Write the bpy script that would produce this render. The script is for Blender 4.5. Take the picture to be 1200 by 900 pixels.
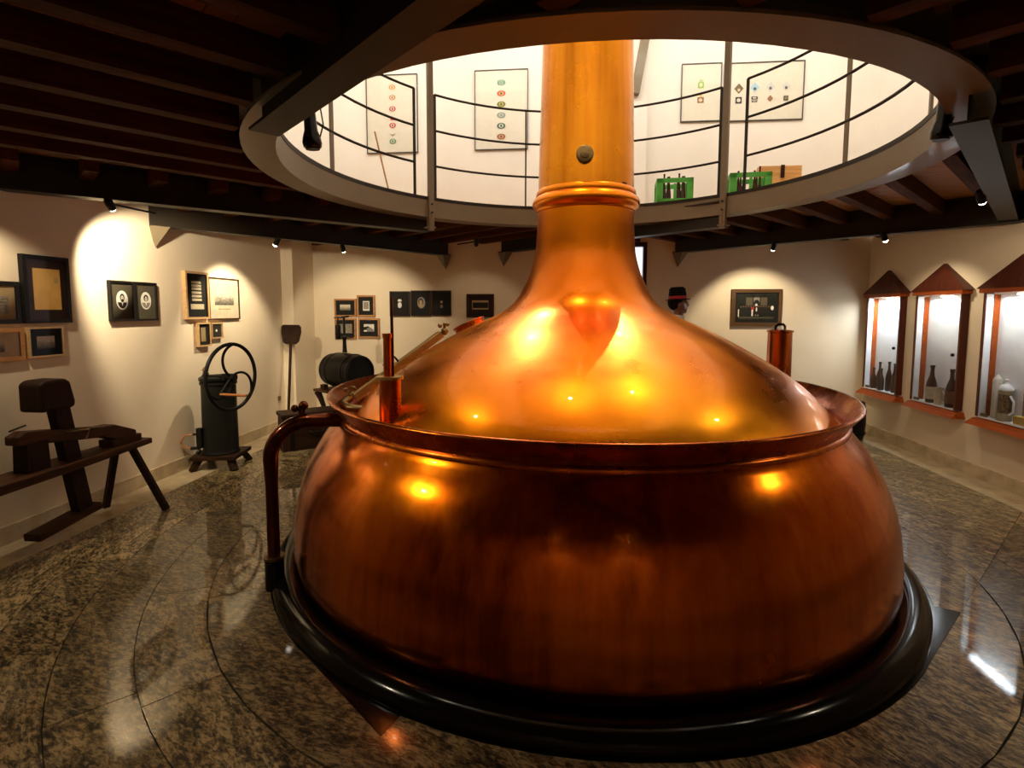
import bpy, bmesh, math, random
from math import sin, cos, pi, radians, sqrt, atan2, acos, hypot
from mathutils import Vector, Matrix, Euler

for o in list(bpy.data.objects): bpy.data.objects.remove(o)
SC = bpy.context.scene
COL = SC.collection
random.seed(7)

# ------------------------------------------------------------------ camera, world, large lights, exposure
F_PX, PITCH, ROLL, CY = 628.9, 0.0843, 0.0026, -33.55
CAM = Vector((-0.5001, -3.865, 1.6))
cd = bpy.data.cameras.new('camera'); cam = bpy.data.objects.new('camera', cd); COL.objects.link(cam)
cd.sensor_fit = 'HORIZONTAL'; cd.sensor_width = 36.0
cd.lens = F_PX / 1200 * 36.0
cd.shift_y = CY / 1200
cd.clip_start = 0.02
_cp, _sp = cos(PITCH), sin(PITCH)
_R0 = Matrix(((1, 0, 0), (0, -_sp, -_cp), (0, _cp, -_sp)))
_Rr = Matrix(((cos(ROLL), -sin(ROLL), 0), (sin(ROLL), cos(ROLL), 0), (0, 0, 1)))
_R = _Rr @ _R0                                    # rows: right, down, forward
_m = Matrix((_R[0], -_R[1], -_R[2])).transposed().to_4x4()
_m.translation = CAM
cam.matrix_world = _m
SC.camera = cam

w = bpy.data.worlds.new('world'); SC.world = w; w.use_nodes = True
bg = w.node_tree.nodes['Background']; bg.inputs[0].default_value = (1.0, 0.86, 0.68, 1); bg.inputs[1].default_value = 0.0

SC.view_settings.view_transform = 'Standard'
SC.view_settings.look = 'None'
SC.view_settings.gamma = 1.0
SC.view_settings.use_curve_mapping = False
SC.view_settings.exposure = -0.16

A0 = radians(5.5)                                 # the room is turned 5.5 degrees against the camera
CA, SA = cos(A0), sin(A0)
def W(u, v, z=0.0): return Vector((u * CA + v * SA, -u * SA + v * CA, z))
U0, U1, V0, V1 = -3.90, 3.85, -4.70, 3.62         # room faces in room coordinates
ZC, ZD = 2.64, 2.70                               # gallery boards, gallery floor
ZT = 6.0
WARM = (1.0, 0.84, 0.60)

def area_light(name, loc, size, power, color, rot=(0, 0, 0), sy=None):
    l = bpy.data.lights.new(name, 'AREA'); l.size = size; l.energy = power; l.color = color
    if sy: l.shape = 'RECTANGLE'; l.size_y = sy
    o = bpy.data.objects.new(name, l); o.location = loc; o.rotation_euler = rot; COL.objects.link(o); return o
# added area lights, out of view, that brighten the upper gallery walls
def wall_wash(u, v, ang, power, length):
    """unseen area light added to brighten one upper wall; ang = direction of the wall in room coordinates"""
    d = (W(cos(ang), sin(ang)) - W(0, 0)) + Vector((0, 0, -0.12))
    o = area_light('gallery_fill', W(u, v, 5.55), length, power, (1.0, 0.93, 0.82), sy=0.35)
    o.rotation_euler = d.to_track_quat('-Z', 'Y').to_euler()
wall_wash(0, 1.5, pi / 2, 105, 5.5)
wall_wash(-1.8, 0, pi, 70, 5.0)
wall_wash(1.8, 0, 0, 70, 5.0)
wall_wash(0, -2.4, -pi / 2, 95, 5.0)

def spot(name, loc, target, power, angle, blend=0.35, color=WARM, radius=0.03, parent=None):
    l = bpy.data.lights.new(name, 'SPOT'); l.energy = power; l.spot_size = radians(angle); l.spot_blend = blend
    l.color = color; l.shadow_soft_size = radius
    o = bpy.data.objects.new(name, l); COL.objects.link(o)
    o.location = loc
    d = Vector(target) - Vector(loc)
    o.rotation_euler = d.to_track_quat('-Z', 'Y').to_euler()
    return o

# ------------------------------------------------------------------ materials
def nt(name):
    m = bpy.data.materials.new(name); m.use_nodes = True
    t = m.node_tree; b = t.nodes['Principled BSDF']
    return m, t, b
def link(t, a, ai, b, bi): t.links.new(a.outputs[ai], b.inputs[bi])
def ramp(t, fac, stops):
    r = t.nodes.new('ShaderNodeValToRGB'); e = r.color_ramp.elements
    e[0].position, e[0].color = stops[0][0], (*stops[0][1], 1)
    e[1].position, e[1].color = stops[-1][0], (*stops[-1][1], 1)
    for p, c in stops[1:-1]:
        x = e.new(p); x.color = (*c, 1)
    t.links.new(fac, r.inputs[0]); return r
def coords(t, scale=(1, 1, 1), rot=(0, 0, 0), kind='Object'):
    c = t.nodes.new('ShaderNodeTexCoord'); m = t.nodes.new('ShaderNodeMapping')
    m.inputs['Scale'].default_value = scale; m.inputs['Rotation'].default_value = rot
    t.links.new(c.outputs[kind], m.inputs['Vector']); return m.outputs[0]
def noise(t, vec, scale, detail=4, rough=0.6, dist=0.0):
    n = t.nodes.new('ShaderNodeTexNoise'); n.inputs['Scale'].default_value = scale
    n.inputs['Detail'].default_value = detail; n.inputs['Roughness'].default_value = rough
    n.inputs['Distortion'].default_value = dist
    if vec is not None: t.links.new(vec, n.inputs['Vector'])
    return n.outputs[0]
def bump(t, b, h, strength=0.2, dist=0.01):
    n = t.nodes.new('ShaderNodeBump'); n.inputs['Strength'].default_value = strength; n.inputs['Distance'].default_value = dist
    t.links.new(h, n.inputs['Height']); t.links.new(n.outputs[0], b.inputs['Normal'])
def plain(name, col, rough=0.5, metal=0.0, coat=0.0, var=0.12, scale=14.0, emit=0.0):
    m, t, b = nt(name)
    n = noise(t, coords(t), scale)
    lo = tuple(c * (1 - var) for c in col); hi = tuple(min(1, c * (1 + var)) for c in col)
    r = ramp(t, n, [(0.3, lo), (0.7, hi)])
    link(t, r, 0, b, 'Base Color')
    b.inputs['Roughness'].default_value = rough; b.inputs['Metallic'].default_value = metal
    b.inputs['Coat Weight'].default_value = coat; b.inputs['Coat Roughness'].default_value = 0.05
    if emit:
        b.inputs['Emission Color'].default_value = (*col, 1); b.inputs['Emission Strength'].default_value = emit
    return m
def wood(name, dark, light, rough=0.5, axis='x', coat=0.0, scale=1.0):
    m, t, b = nt(name)
    s = {'x': (1.2, 14, 14), 'y': (14, 1.2, 14), 'z': (14, 14, 1.2)}[axis]
    v = coords(t, tuple(k * scale for k in s))
    n = noise(t, v, 2.0, 6, 0.65, 0.6)
    r = ramp(t, n, [(0.3, dark), (0.72, light)])
    link(t, r, 0, b, 'Base Color'); b.inputs['Roughness'].default_value = rough
    b.inputs['Coat Weight'].default_value = coat; b.inputs['Coat Roughness'].default_value = 0.1
    bump(t, b, n, 0.15, 0.004)
    return m
def copper(name, dark, mid, light, rough=0.27, coat=0.55, streak=True, big=1.1):
    m, t, b = nt(name)
    n1 = noise(t, coords(t, (1, 1, 1)), big, 3, 0.5, 0.0)
    n2 = noise(t, coords(t, (9, 9, 0.35)), 1.6, 4, 0.6, 0.2)
    mx = t.nodes.new('ShaderNodeMix'); mx.data_type = 'FLOAT'; mx.inputs[0].default_value = 0.42 if streak else 0.1
    t.links.new(n1, mx.inputs[2]); t.links.new(n2, mx.inputs[3])
    r = ramp(t, mx.outputs[0], [(0.34, dark), (0.5, mid), (0.66, light)])
    link(t, r, 0, b, 'Base Color')
    b.inputs['Metallic'].default_value = 1.0
    rr = t.nodes.new('ShaderNodeMapRange'); rr.inputs[1].default_value = 0.3; rr.inputs[2].default_value = 0.7
    rr.inputs[3].default_value = rough * 0.8; rr.inputs[4].default_value = rough * 1.25
    t.links.new(noise(t, coords(t, (1, 1, 1)), 3.0, 5), rr.inputs[0]); t.links.new(rr.outputs[0], b.inputs['Roughness'])
    b.inputs['Coat Weight'].default_value = coat; b.inputs['Coat Roughness'].default_value = 0.04
    bump(t, b, noise(t, coords(t), 2.2, 2), 0.06, 0.03)
    return m
def granite(name, mul=1.0):
    m, t, b = nt(name)
    oi = t.nodes.new('ShaderNodeObjectInfo')
    c = t.nodes.new('ShaderNodeTexCoord')
    rot = t.nodes.new('ShaderNodeVectorRotate'); rot.rotation_type = 'Z_AXIS'
    t.links.new(c.outputs['Object'], rot.inputs['Vector'])
    ang = t.nodes.new('ShaderNodeMath'); ang.operation = 'MULTIPLY_ADD'; ang.inputs[1].default_value = 0.9; ang.inputs[2].default_value = 0.25
    t.links.new(oi.outputs['Random'], ang.inputs[0]); t.links.new(ang.outputs[0], rot.inputs['Angle'])
    mp = t.nodes.new('ShaderNodeMapping'); mp.inputs['Scale'].default_value = (1.0, 2.5, 1.0)
    t.links.new(rot.outputs[0], mp.inputs['Vector'])
    n1 = noise(t, mp.outputs[0], 23, 7, 0.76, 0.5)
    n2 = noise(t, mp.outputs[0], 6, 3, 0.6, 0.5)
    mx = t.nodes.new('ShaderNodeMix'); mx.data_type = 'FLOAT'; mx.inputs[0].default_value = 0.3
    t.links.new(n1, mx.inputs[2]); t.links.new(n2, mx.inputs[3])
    k = mul
    r = ramp(t, mx.outputs[0], [(0.42, (0.010 * k, 0.009 * k, 0.004 * k)), (0.465, (0.07 * k, 0.05 * k, 0.023 * k)), (0.51, (0.19 * k, 0.135 * k, 0.06 * k)), (0.57, (0.40 * k, 0.295 * k, 0.145 * k))])
    mul_ = t.nodes.new('ShaderNodeHueSaturation')
    vr = t.nodes.new('ShaderNodeMath'); vr.operation = 'MULTIPLY_ADD'; vr.inputs[1].default_value = 0.7; vr.inputs[2].default_value = 0.65
    t.links.new(oi.outputs['Random'], vr.inputs[0]); t.links.new(vr.outputs[0], mul_.inputs['Value'])
    t.links.new(r.outputs[0], mul_.inputs['Color']); link(t, mul_, 0, b, 'Base Color')
    b.inputs['Roughness'].default_value = 0.35; b.inputs['Specular IOR Level'].default_value = 0.2
    b.inputs['Coat Weight'].default_value = 0.75; b.inputs['Coat Roughness'].default_value = 0.03
    bump(t, b, n1, 0.25, 0.006)
    cb = t.nodes.new('ShaderNodeBump'); cb.inputs['Strength'].default_value = 0.012; cb.inputs['Distance'].default_value = 0.004
    t.links.new(n1, cb.inputs['Height']); t.links.new(cb.outputs[0], b.inputs['Coat Normal'])
    return m
def pane_mat(name, tint=(0.96, 0.98, 0.97), ior=1.45):
    m = bpy.data.materials.new(name); m.use_nodes = True; t = m.node_tree; t.nodes.clear()
    out = t.nodes.new('ShaderNodeOutputMaterial'); mix = t.nodes.new('ShaderNodeMixShader')
    tr = t.nodes.new('ShaderNodeBsdfTransparent'); gl = t.nodes.new('ShaderNodeBsdfGlossy'); fr = t.nodes.new('ShaderNodeFresnel')
    tr.inputs[0].default_value = (*tint, 1); gl.inputs['Roughness'].default_value = 0.02; fr.inputs[0].default_value = ior
    link(t, fr, 0, mix, 0); link(t, tr, 0, mix, 1); link(t, gl, 0, mix, 2); link(t, mix, 0, out, 0)
    return m
def emis(name, col, s):
    m, t, b = nt(name); b.inputs['Base Color'].default_value = (*col, 1)
    b.inputs['Emission Color'].default_value = (*col, 1); b.inputs['Emission Strength'].default_value = s; return m
def plaster(name, col):
    m, t, b = nt(name)
    n = noise(t, coords(t), 1.3, 5); n2 = noise(t, coords(t), 60, 3)
    r = ramp(t, n, [(0.3, tuple(c * 0.93 for c in col)), (0.7, col)])
    link(t, r, 0, b, 'Base Color'); b.inputs['Roughness'].default_value = 0.85
    bump(t, b, n2, 0.08, 0.003)
    return m
def picture_print(name, lo, hi, scale=9.0, sky=True):
    """old monochrome photograph: light sky over a dark mottled view"""
    m, t, b = nt(name)
    c = t.nodes.new('ShaderNodeTexCoord'); sep = t.nodes.new('ShaderNodeSeparateXYZ'); link(t, c, 'Generated', sep, 0)
    n = noise(t, c.outputs['Generated'], scale, 6, 0.7)
    add = t.nodes.new('ShaderNodeMath'); add.operation = 'MULTIPLY_ADD'; add.inputs[1].default_value = 0.75 if sky else 0.0
    t.links.new(sep.outputs['Z'], add.inputs[0]); t.links.new(n, add.inputs[2])
    r = ramp(t, add.outputs[0], [(0.45, lo), (0.75, tuple((a + b_) / 2 * 0.8 for a, b_ in zip(lo, hi))), (1.0, hi)] if sky else [(0.35, lo), (0.68, hi)])
    link(t, r, 0, b, 'Base Color'); b.inputs['Roughness'].default_value = 0.5
    return m
def paper_print(name, paper, ink):
    """aged sheet with ruled lines of writing too small to read"""
    m, t, b = nt(name)
    c = t.nodes.new('ShaderNodeTexCoord'); mp = t.nodes.new('ShaderNodeMapping'); mp.inputs['Scale'].default_value = (30, 1, 55)
    link(t, c, 'Generated', mp, 'Vector')
    n = noise(t, mp.outputs[0], 1.0, 3); n2 = noise(t, c.outputs['Generated'], 4, 4)
    r = ramp(t, n, [(0.52, paper), (0.66, tuple(p * 0.72 + i * 0.28 for p, i in zip(paper, ink)))])
    h = t.nodes.new('ShaderNodeHueSaturation'); link(t, r, 0, h, 'Color')
    v = t.nodes.new('ShaderNodeMath'); v.operation = 'MULTIPLY_ADD'; v.inputs[1].default_value = 0.6; v.inputs[2].default_value = 0.7
    t.links.new(n2, v.inputs[0]); t.links.new(v.outputs[0], h.inputs['Value']); link(t, h, 0, b, 'Base Color')
    b.inputs['Roughness'].default_value = 0.7
    return m

M = {}
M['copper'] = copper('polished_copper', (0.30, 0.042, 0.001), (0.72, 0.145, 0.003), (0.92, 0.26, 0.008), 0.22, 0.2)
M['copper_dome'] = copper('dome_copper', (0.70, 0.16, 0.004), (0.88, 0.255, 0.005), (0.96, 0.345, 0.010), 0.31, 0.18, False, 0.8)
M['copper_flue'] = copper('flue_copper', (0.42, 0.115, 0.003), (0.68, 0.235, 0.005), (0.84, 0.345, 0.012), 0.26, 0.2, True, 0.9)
M['copper_red'] = copper('red_copper', (0.24, 0.042, 0.006), (0.50, 0.11, 0.011), (0.72, 0.20, 0.014), 0.28, 0.12)
M['copper_dark'] = copper('tarnished_copper', (0.035, 0.009, 0.004), (0.085, 0.020, 0.006), (0.20, 0.045, 0.01), 0.28, 0.25)
M['brass'] = plain('old_brass', (0.42, 0.27, 0.09), 0.35, 0.75)
M['brass_dark'] = plain('dull_brass', (0.22, 0.15, 0.06), 0.4, 1.0)
M['black_gloss'] = plain('black_polished_stone', (0.005, 0.0045, 0.004), 0.14, 0.0, 0.0)
M['black_gloss'].node_tree.nodes['Principled BSDF'].inputs['Specular IOR Level'].default_value = 0.2
M['black_paint'] = plain('black_paint', (0.007, 0.006, 0.005), 0.35)
M['iron'] = plain('black_iron', (0.010, 0.009, 0.008), 0.42, 0.2)
M['iron_green'] = plain('dark_painted_iron', (0.010, 0.010, 0.007), 0.42, 0.0)
M['steel'] = plain('grey_brown_steel_paint', (0.17, 0.13, 0.072), 0.5, 0.0, 0.1, 0.06, 4)
M['steel_dark'] = plain('dark_steel_paint', (0.020, 0.014, 0.008), 0.5, 0.0, 0.0, 0.08, 4)
M['steel_dark'].node_tree.nodes['Principled BSDF'].inputs['Specular IOR Level'].default_value = 0.25
M['plaster'] = plaster('cream_plaster', (0.79, 0.665, 0.475))
M['plaster_white'] = plaster('white_plaster', (0.86, 0.82, 0.74))
M['marble'] = plain('beige_marble', (0.52, 0.41, 0.25), 0.25, 0, 0.3, 0.25, 5)
M['granite'] = granite('polished_granite')
M['grout'] = plain('dark_grout', (0.03, 0.025, 0.018), 0.8)
M['joist'] = wood('red_brown_joist', (0.032, 0.009, 0.002), (0.105, 0.030, 0.006), 0.7, 'x')
M['joist'].node_tree.nodes['Principled BSDF'].inputs['Specular IOR Level'].default_value = 0.05
M['deck'] = wood('honey_board', (0.32, 0.13, 0.035), (0.50, 0.22, 0.065), 0.5, 'x')
M['oldwood'] = wood('old_dark_wood', (0.012, 0.005, 0.0025), (0.045, 0.018, 0.007), 0.6, 'x')
M['oldwood_z'] = wood('old_dark_wood_upright', (0.010, 0.0045, 0.002), (0.036, 0.014, 0.006), 0.6, 'z')
M['oldwood_y'] = wood('old_brown_plank', (0.022, 0.009, 0.004), (0.11, 0.045, 0.015), 0.55, 'y')
M['cherry'] = wood('cherry_wood', (0.20, 0.032, 0.004), (0.42, 0.085, 0.009), 0.45, 'x', 0.0)
M['cherry_dark'] = wood('dark_cherry_wood', (0.055, 0.012, 0.006), (0.11, 0.024, 0.010), 0.45, 'z', 0.2)
M['pine'] = wood('light_frame_wood', (0.42, 0.25, 0.10), (0.62, 0.40, 0.18), 0.45, 'x')
M['oak'] = wood('orange_frame_wood', (0.30, 0.125, 0.03), (0.48, 0.22, 0.06), 0.45, 'x')
M['ply'] = wood('orange_board', (0.55, 0.26, 0.06), (0.75, 0.42, 0.14), 0.5, 'x')
M['frame_black'] = plain('black_frame', (0.012, 0.010, 0.009), 0.35)
M['frame_brown'] = plain('dark_brown_frame', (0.045, 0.022, 0.012), 0.35)
M['frame_gold'] = plain('bronze_frame', (0.12, 0.06, 0.022), 0.3, 0.4)
M['frame_alu'] = plain('thin_dark_frame', (0.05, 0.045, 0.04), 0.4)
M['mat_dark'] = plain('dark_mount_board', (0.018, 0.017, 0.015), 0.8)
M['mat_maroon'] = plain('dark_maroon_mount', (0.03, 0.014, 0.012), 0.8)
M['mat_olive'] = plain('olive_mount_board', (0.065, 0.055, 0.03), 0.8)
M['mat_cream'] = plain('cream_mount_board', (0.62, 0.52, 0.36), 0.8)
M['mat_tan'] = plain('tan_mount_board', (0.40, 0.29, 0.13), 0.8)
M['poster'] = plain('poster_paper', (0.78, 0.74, 0.63), 0.6, 0, 0, 0.03)
M['pane'] = pane_mat('glass_pane', ior=1.22); M['pane_matt'] = pane_mat('picture_glass', (0.97, 0.97, 0.96), 1.12)
M['white'] = plain('white_lacquer', (0.82, 0.82, 0.80), 0.5, 0, 0, 0.03)
M['ink'] = plain('dark_ink', (0.02, 0.018, 0.016), 0.6)
M['print_white'] = plain('photo_white', (0.75, 0.72, 0.64), 0.5)
M['print_grey'] = plain('photo_grey', (0.22, 0.20, 0.17), 0.5)
M['view'] = picture_print('old_town_photo', (0.03, 0.026, 0.02), (0.62, 0.55, 0.42))
M['view2'] = picture_print('old_yard_photo', (0.02, 0.016, 0.012), (0.55, 0.46, 0.33), 12, False)
M['banquet'] = picture_print('dark_group_photo', (0.004, 0.004, 0.004), (0.03, 0.035, 0.025), 7, False)
M['letter'] = paper_print('aged_letter', (0.66, 0.38, 0.09), (0.10, 0.05, 0.02))
M['slip'] = paper_print('paper_slip', (0.55, 0.47, 0.30), (0.08, 0.06, 0.04))
M['lens'] = emis('lamp_lens', (1.0, 0.93, 0.8), 18.0)
M['lens'].cycles.emission_sampling = 'NONE'
M['bottle'] = plain('brown_bottle_glass', (0.045, 0.012, 0.004), 0.12, 0, 0.5)
M['crate'] = plain('green_crate_plastic', (0.06, 0.36, 0.035), 0.4)
M['skin'] = plain('skin', (0.16, 0.07, 0.04), 0.5)  # darkened tone: the shade on the backlit face is put into the colour
M['suit'] = plain('dark_suit_cloth', (0.008, 0.008, 0.009), 0.8)
M['felt'] = plain('black_felt', (0.007, 0.006, 0.006), 0.9)
M['red_band'] = plain('red_ribbon', (0.42, 0.02, 0.02), 0.6)
M['shirt'] = plain('white_shirt', (0.75, 0.74, 0.7), 0.7)
M['rust'] = plain('orange_rubber_hose', (0.40, 0.14, 0.03), 0.5)
M['cord'] = plain('tan_cord', (0.42, 0.22, 0.08), 0.7)
for k_ in ('iron', 'iron_green', 'oldwood', 'oldwood_z', 'oldwood_y', 'black_paint', 'frame_black', 'frame_brown', 'mat_dark', 'mat_maroon', 'felt', 'suit', 'ink', 'banquet', 'deck', 'bottle', 'cherry', 'cherry_dark', 'grout'):
    M[k_].node_tree.nodes['Principled BSDF'].inputs['Specular IOR Level'].default_value = 0.15
def flat(name, c): 
    if name not in M: M[name] = plain(name, c, 0.6, 0, 0, 0.05)
    return M[name]

# ------------------------------------------------------------------ mesh builder
class MB:
    def __init__(s): s.v = []; s.f = []; s.mi = []; s.cur = 0
    def add(s, vs, fs):
        n = len(s.v); s.v += [tuple(p) for p in vs]
        for f in fs: s.f.append([i + n for i in f]); s.mi.append(s.cur)
        return s
    def box(s, c, d, rz=0.0, rot=None, taper=1.0):
        R = rot.to_matrix() if rot else Matrix.Rotation(rz, 3, 'Z')
        hx, hy, hz = d[0] / 2, d[1] / 2, d[2] / 2; vs = []
        for z in (-1, 1):
            k = taper if z > 0 else 1.0
            for x, y in ((-1, -1), (1, -1), (1, 1), (-1, 1)): vs.append(R @ Vector((x * hx * k, y * hy * k, z * hz)) + Vector(c))
        return s.add(vs, [(3, 2, 1, 0), (4, 5, 6, 7), (0, 1, 5, 4), (1, 2, 6, 5), (2, 3, 7, 6), (3, 0, 4, 7)])
    def bar(s, p, q, w, h=None, up=(0, 0, 1)):
        p, q = Vector(p), Vector(q); h = h or w; d = (q - p).normalized(); upv = Vector(up)
        if abs(d.dot(upv)) > 0.98: upv = Vector((1, 0, 0))
        x = d.cross(upv).normalized(); y = x.cross(d)
        vs = [e + x * a * w / 2 + y * b * h / 2 for e in (p, q) for a, b in ((-1, -1), (1, -1), (1, 1), (-1, 1))]
        return s.add(vs, [(0, 1, 2, 3), (7, 6, 5, 4), (4, 5, 1, 0), (5, 6, 2, 1), (6, 7, 3, 2), (7, 4, 0, 3)])
    def prism(s, poly, z0, z1, tf=None):
        """poly: list of (x,y); extruded along z; tf maps a Vector"""
        n = len(poly); tf = tf or (lambda p: p)
        vs = [tf(Vector((x, y, z0))) for x, y in poly] + [tf(Vector((x, y, z1))) for x, y in poly]
        return s.add(vs, [tuple(range(n - 1, -1, -1)), tuple(range(n, 2 * n))] + [(i, (i + 1) % n, n + (i + 1) % n, n + i) for i in range(n)])
    def lathe(s, prof, c=(0, 0, 0), seg=32, axis=None, a0=0.0, a1=2 * pi, close=False):
        full = abs(a1 - a0 - 2 * pi) < 1e-6
        na = seg if full else seg + 1
        R = Vector(axis).to_track_quat('Z', 'Y').to_matrix() if axis else Matrix.Identity(3)
        vs = []; c = Vector(c)
        for r, z in prof:
            for i in range(na):
                a = a0 + (a1 - a0) * i / seg
                vs.append(R @ Vector((r * cos(a), r * sin(a), z)) + c)
        fs = []
        m = len(prof)
        for j in range(m if close else m - 1):
            j2 = (j + 1) % m
            for i in range(seg):
                i2 = (i + 1) % na if full else i + 1
                fs.append((j * na + i, j * na + i2, j2 * na + i2, j2 * na + i))
        if not close and full:
            if prof[0][0] > 1e-5: fs.append(tuple(range(na - 1, -1, -1)))
            if prof[-1][0] > 1e-5: fs.append(tuple((m - 1) * na + i for i in range(na)))
        return s.add(vs, fs)
    def cyl(s, p, q, r, r2=None, seg=16):
        p, q = Vector(p), Vector(q); r2 = r if r2 is None else r2
        return s.lathe([(r, 0), (r2, (q - p).length)], p, seg, q - p)
    def tube(s, pts, r, seg=10, closed=False):
        pts = [Vector(p) for p in pts]; n = len(pts); vs = []; fs = []
        rs = r if isinstance(r, (list, tuple)) else [r] * n
        prev = None
        for i, p in enumerate(pts):
            a = pts[i - 1] if (i > 0 or closed) else p; b = pts[(i + 1) % n] if (i < n - 1 or closed) else p
            d = (b - a).normalized()
            if prev is None:
                x = d.orthogonal().normalized()
            else:
                x = (prev - d * prev.dot(d)).normalized()
            prev = x; y = d.cross(x)
            for k in range(seg):
                an = 2 * pi * k / seg; vs.append(p + (x * cos(an) + y * sin(an)) * rs[i])
        for i in range(n if closed else n - 1):
            j = (i + 1) % n
            for k in range(seg):
                k2 = (k + 1) % seg; fs.append((i * seg + k, i * seg + k2, j * seg + k2, j * seg + k))
        if not closed: fs += [tuple(range(seg - 1, -1, -1)), tuple((n - 1) * seg + k for k in range(seg))]
        return s.add(vs, fs)
    def ball(s, c, r, seg=16, rings=10, sc=(1, 1, 1)):
        n = len(s.v)
        s.lathe([(max(1e-6, sin(pi * i / rings)) * r, -cos(pi * i / rings) * r) for i in range(rings + 1)], (0, 0, 0), seg)
        for i in range(n, len(s.v)):
            x, y, z = s.v[i]; s.v[i] = (c[0] + x * sc[0], c[1] + y * sc[1], c[2] + z * sc[2])
        return s
    def disc(s, c, rx, rz, y, n=20):
        """flat oval in the local xz plane, facing -y"""
        vs = [(c[0] + rx * cos(2 * pi * i / n), y, c[1] + rz * sin(2 * pi * i / n)) for i in range(n)]
        return s.add(vs, [tuple(range(n))])
    def quad(s, x0, x1, z0, z1, y): return s.add([(x0, y, z0), (x1, y, z0), (x1, y, z1), (x0, y, z1)], [(0, 1, 2, 3)])
    def build(s, name, mats, parent=None, smooth=False, loc=None, rz=0.0, bevel=0.0, angle=40, kind=None, label=None):
        me = bpy.data.meshes.new(name); me.from_pydata(s.v, [], s.f)
        if not isinstance(mats, (list, tuple)): mats = [mats]
        for m_ in mats: me.materials.append(m_)
        me.polygons.foreach_set('material_index', s.mi)
        bm = bmesh.new(); bm.from_mesh(me)
        bmesh.ops.recalc_face_normals(bm, faces=bm.faces); bm.to_mesh(me); bm.free()
        if smooth:
            me.shade_smooth(); me.set_sharp_from_angle(angle=radians(angle))
        me.update()
        o = bpy.data.objects.new(name, me); COL.objects.link(o)
        if parent: o.parent = parent
        if loc is not None: o.location = loc
        o.rotation_euler = (0, 0, rz)
        if bevel:
            b = o.modifiers.new('bevel', 'BEVEL'); b.width = bevel; b.segments = 2; b.limit_method = 'ANGLE'
        if kind: o['kind'] = kind
        if label: o['label'] = label
        return o

def tag(o, label, cat, group=None):
    o['label'] = label; o['category'] = cat
    if group: o['group'] = group
    return o
def thing(name, label, cat, loc=(0, 0, 0), rz=0.0, group=None):
    o = bpy.data.objects.new(name, None); COL.objects.link(o); o.empty_display_size = 0.1
    o.location = loc; o.rotation_euler = (0, 0, rz)
    return tag(o, label, cat, group)
def copy_tree(o, parent=None):
    c = o.copy(); COL.objects.link(c)
    if parent: c.parent = parent
    for ch in list(o.children): copy_tree(ch, c)
    return c
def empty_structure(name):
    o = bpy.data.objects.new(name, None); COL.objects.link(o); o['kind'] = 'structure'; return o

# ------------------------------------------------------------------ the room shell
RZ_B, RZ_L, RZ_R = -A0, radians(90) - A0, radians(-90) - A0     # local x runs right, local -y faces the room

NICHE_V = (3.146, 2.173, 1.20)
def wall_prism(mb, p, q, out, t, z0, z1):
    """box with its inner face along p-q (room coordinates), thickness t outwards"""
    p, q = Vector(p), Vector(q); o = Vector(out) * t
    poly = [p, q, q + o, p + o]
    P_ = [tuple(W(a.x, a.y).xy) for a in poly]
    if z0 < ZC < z1:
        mb.prism(P_, z0, ZC); mb.cur = 1; mb.prism(P_, ZC, z1); mb.cur = 0
    else: mb.prism(P_, z0, z1)
mb = MB(); wall_prism(mb, (U0, V0), (U0, V1), (-1, 0), 0.2, -0.05, ZT); mb.build('wall_left', [M['plaster'], M['plaster_white']], kind='structure')
mb = MB()
HW, NZ0, NZ1 = 0.33, 0.60, 1.76
vs_ = sorted(NICHE_V)
edges = [V0] + [e for v in vs_ for e in (v - HW, v + HW)] + [V1]
for i in range(0, len(edges), 2): wall_prism(mb, (U1, edges[i]), (U1, edges[i + 1]), (1, 0), 0.25, -0.05, ZT)
for v in vs_:
    wall_prism(mb, (U1, v - HW), (U1, v + HW), (1, 0), 0.25, -0.05, NZ0)
    wall_prism(mb, (U1, v - HW), (U1, v + HW), (1, 0), 0.25, NZ1, ZT)
    wall_prism(mb, (U1 + 0.075, v - HW), (U1 + 0.075, v + HW), (1, 0), 0.10, NZ0, NZ1)
mb.build('wall_right', [M['plaster'], M['plaster_white']], kind='structure')
mb = MB()
DU0, DU1, DZ = 0.16, 0.985, 2.52                                  # doorway behind the copper flue
wall_prism(mb, (U0 - .2, V1), (DU0, V1), (0, 1), 0.25, -0.05, ZT)
wall_prism(mb, (DU1, V1), (U1 + .25, V1), (0, 1), 0.25, -0.05, ZT)
wall_prism(mb, (DU0, V1), (DU1, V1), (0, 1), 0.25, DZ, ZT)
mb.build('wall_back', [M['plaster'], M['plaster_white']], kind='structure')
mb = MB(); wall_prism(mb, (U0, V0), (U1, V0), (0, -1), 0.2, -0.05, ZT); mb.build('wall_front', [M['plaster'], M['plaster_white']], kind='structure')
# bright daylit glazed door in the opening
dr = empty_structure('door_1')
def doorpart(u0, u1, z0, z1, d0, d1, name, m):
    mb = MB(); mb.prism([tuple(W(a, b).xy) for a, b in ((u0, V1 + d0), (u1, V1 + d0), (u1, V1 + d1), (u0, V1 + d1))], z0, z1)
    return mb.build(name, m, dr)
doorpart(DU1 - 0.05, DU1 + 0.0, 0, DZ, -0.02, 0.12, 'door_frame', M['frame_brown'])
doorpart(DU0, DU0 + 0.05, 0, DZ, -0.02, 0.12, 'door_frame', M['frame_brown'])
doorpart(DU0 + 0.05, DU1 - 0.05, DZ - 0.06, DZ, -0.02, 0.12, 'door_frame', M['frame_brown'])
doorpart(DU0 + 0.05, DU1 - 0.05, 0.02, DZ - 0.06, 0.08, 0.10, 'door_glass', emis('daylit_glass', (0.95, 0.97, 1.0), 1.6))
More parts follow.
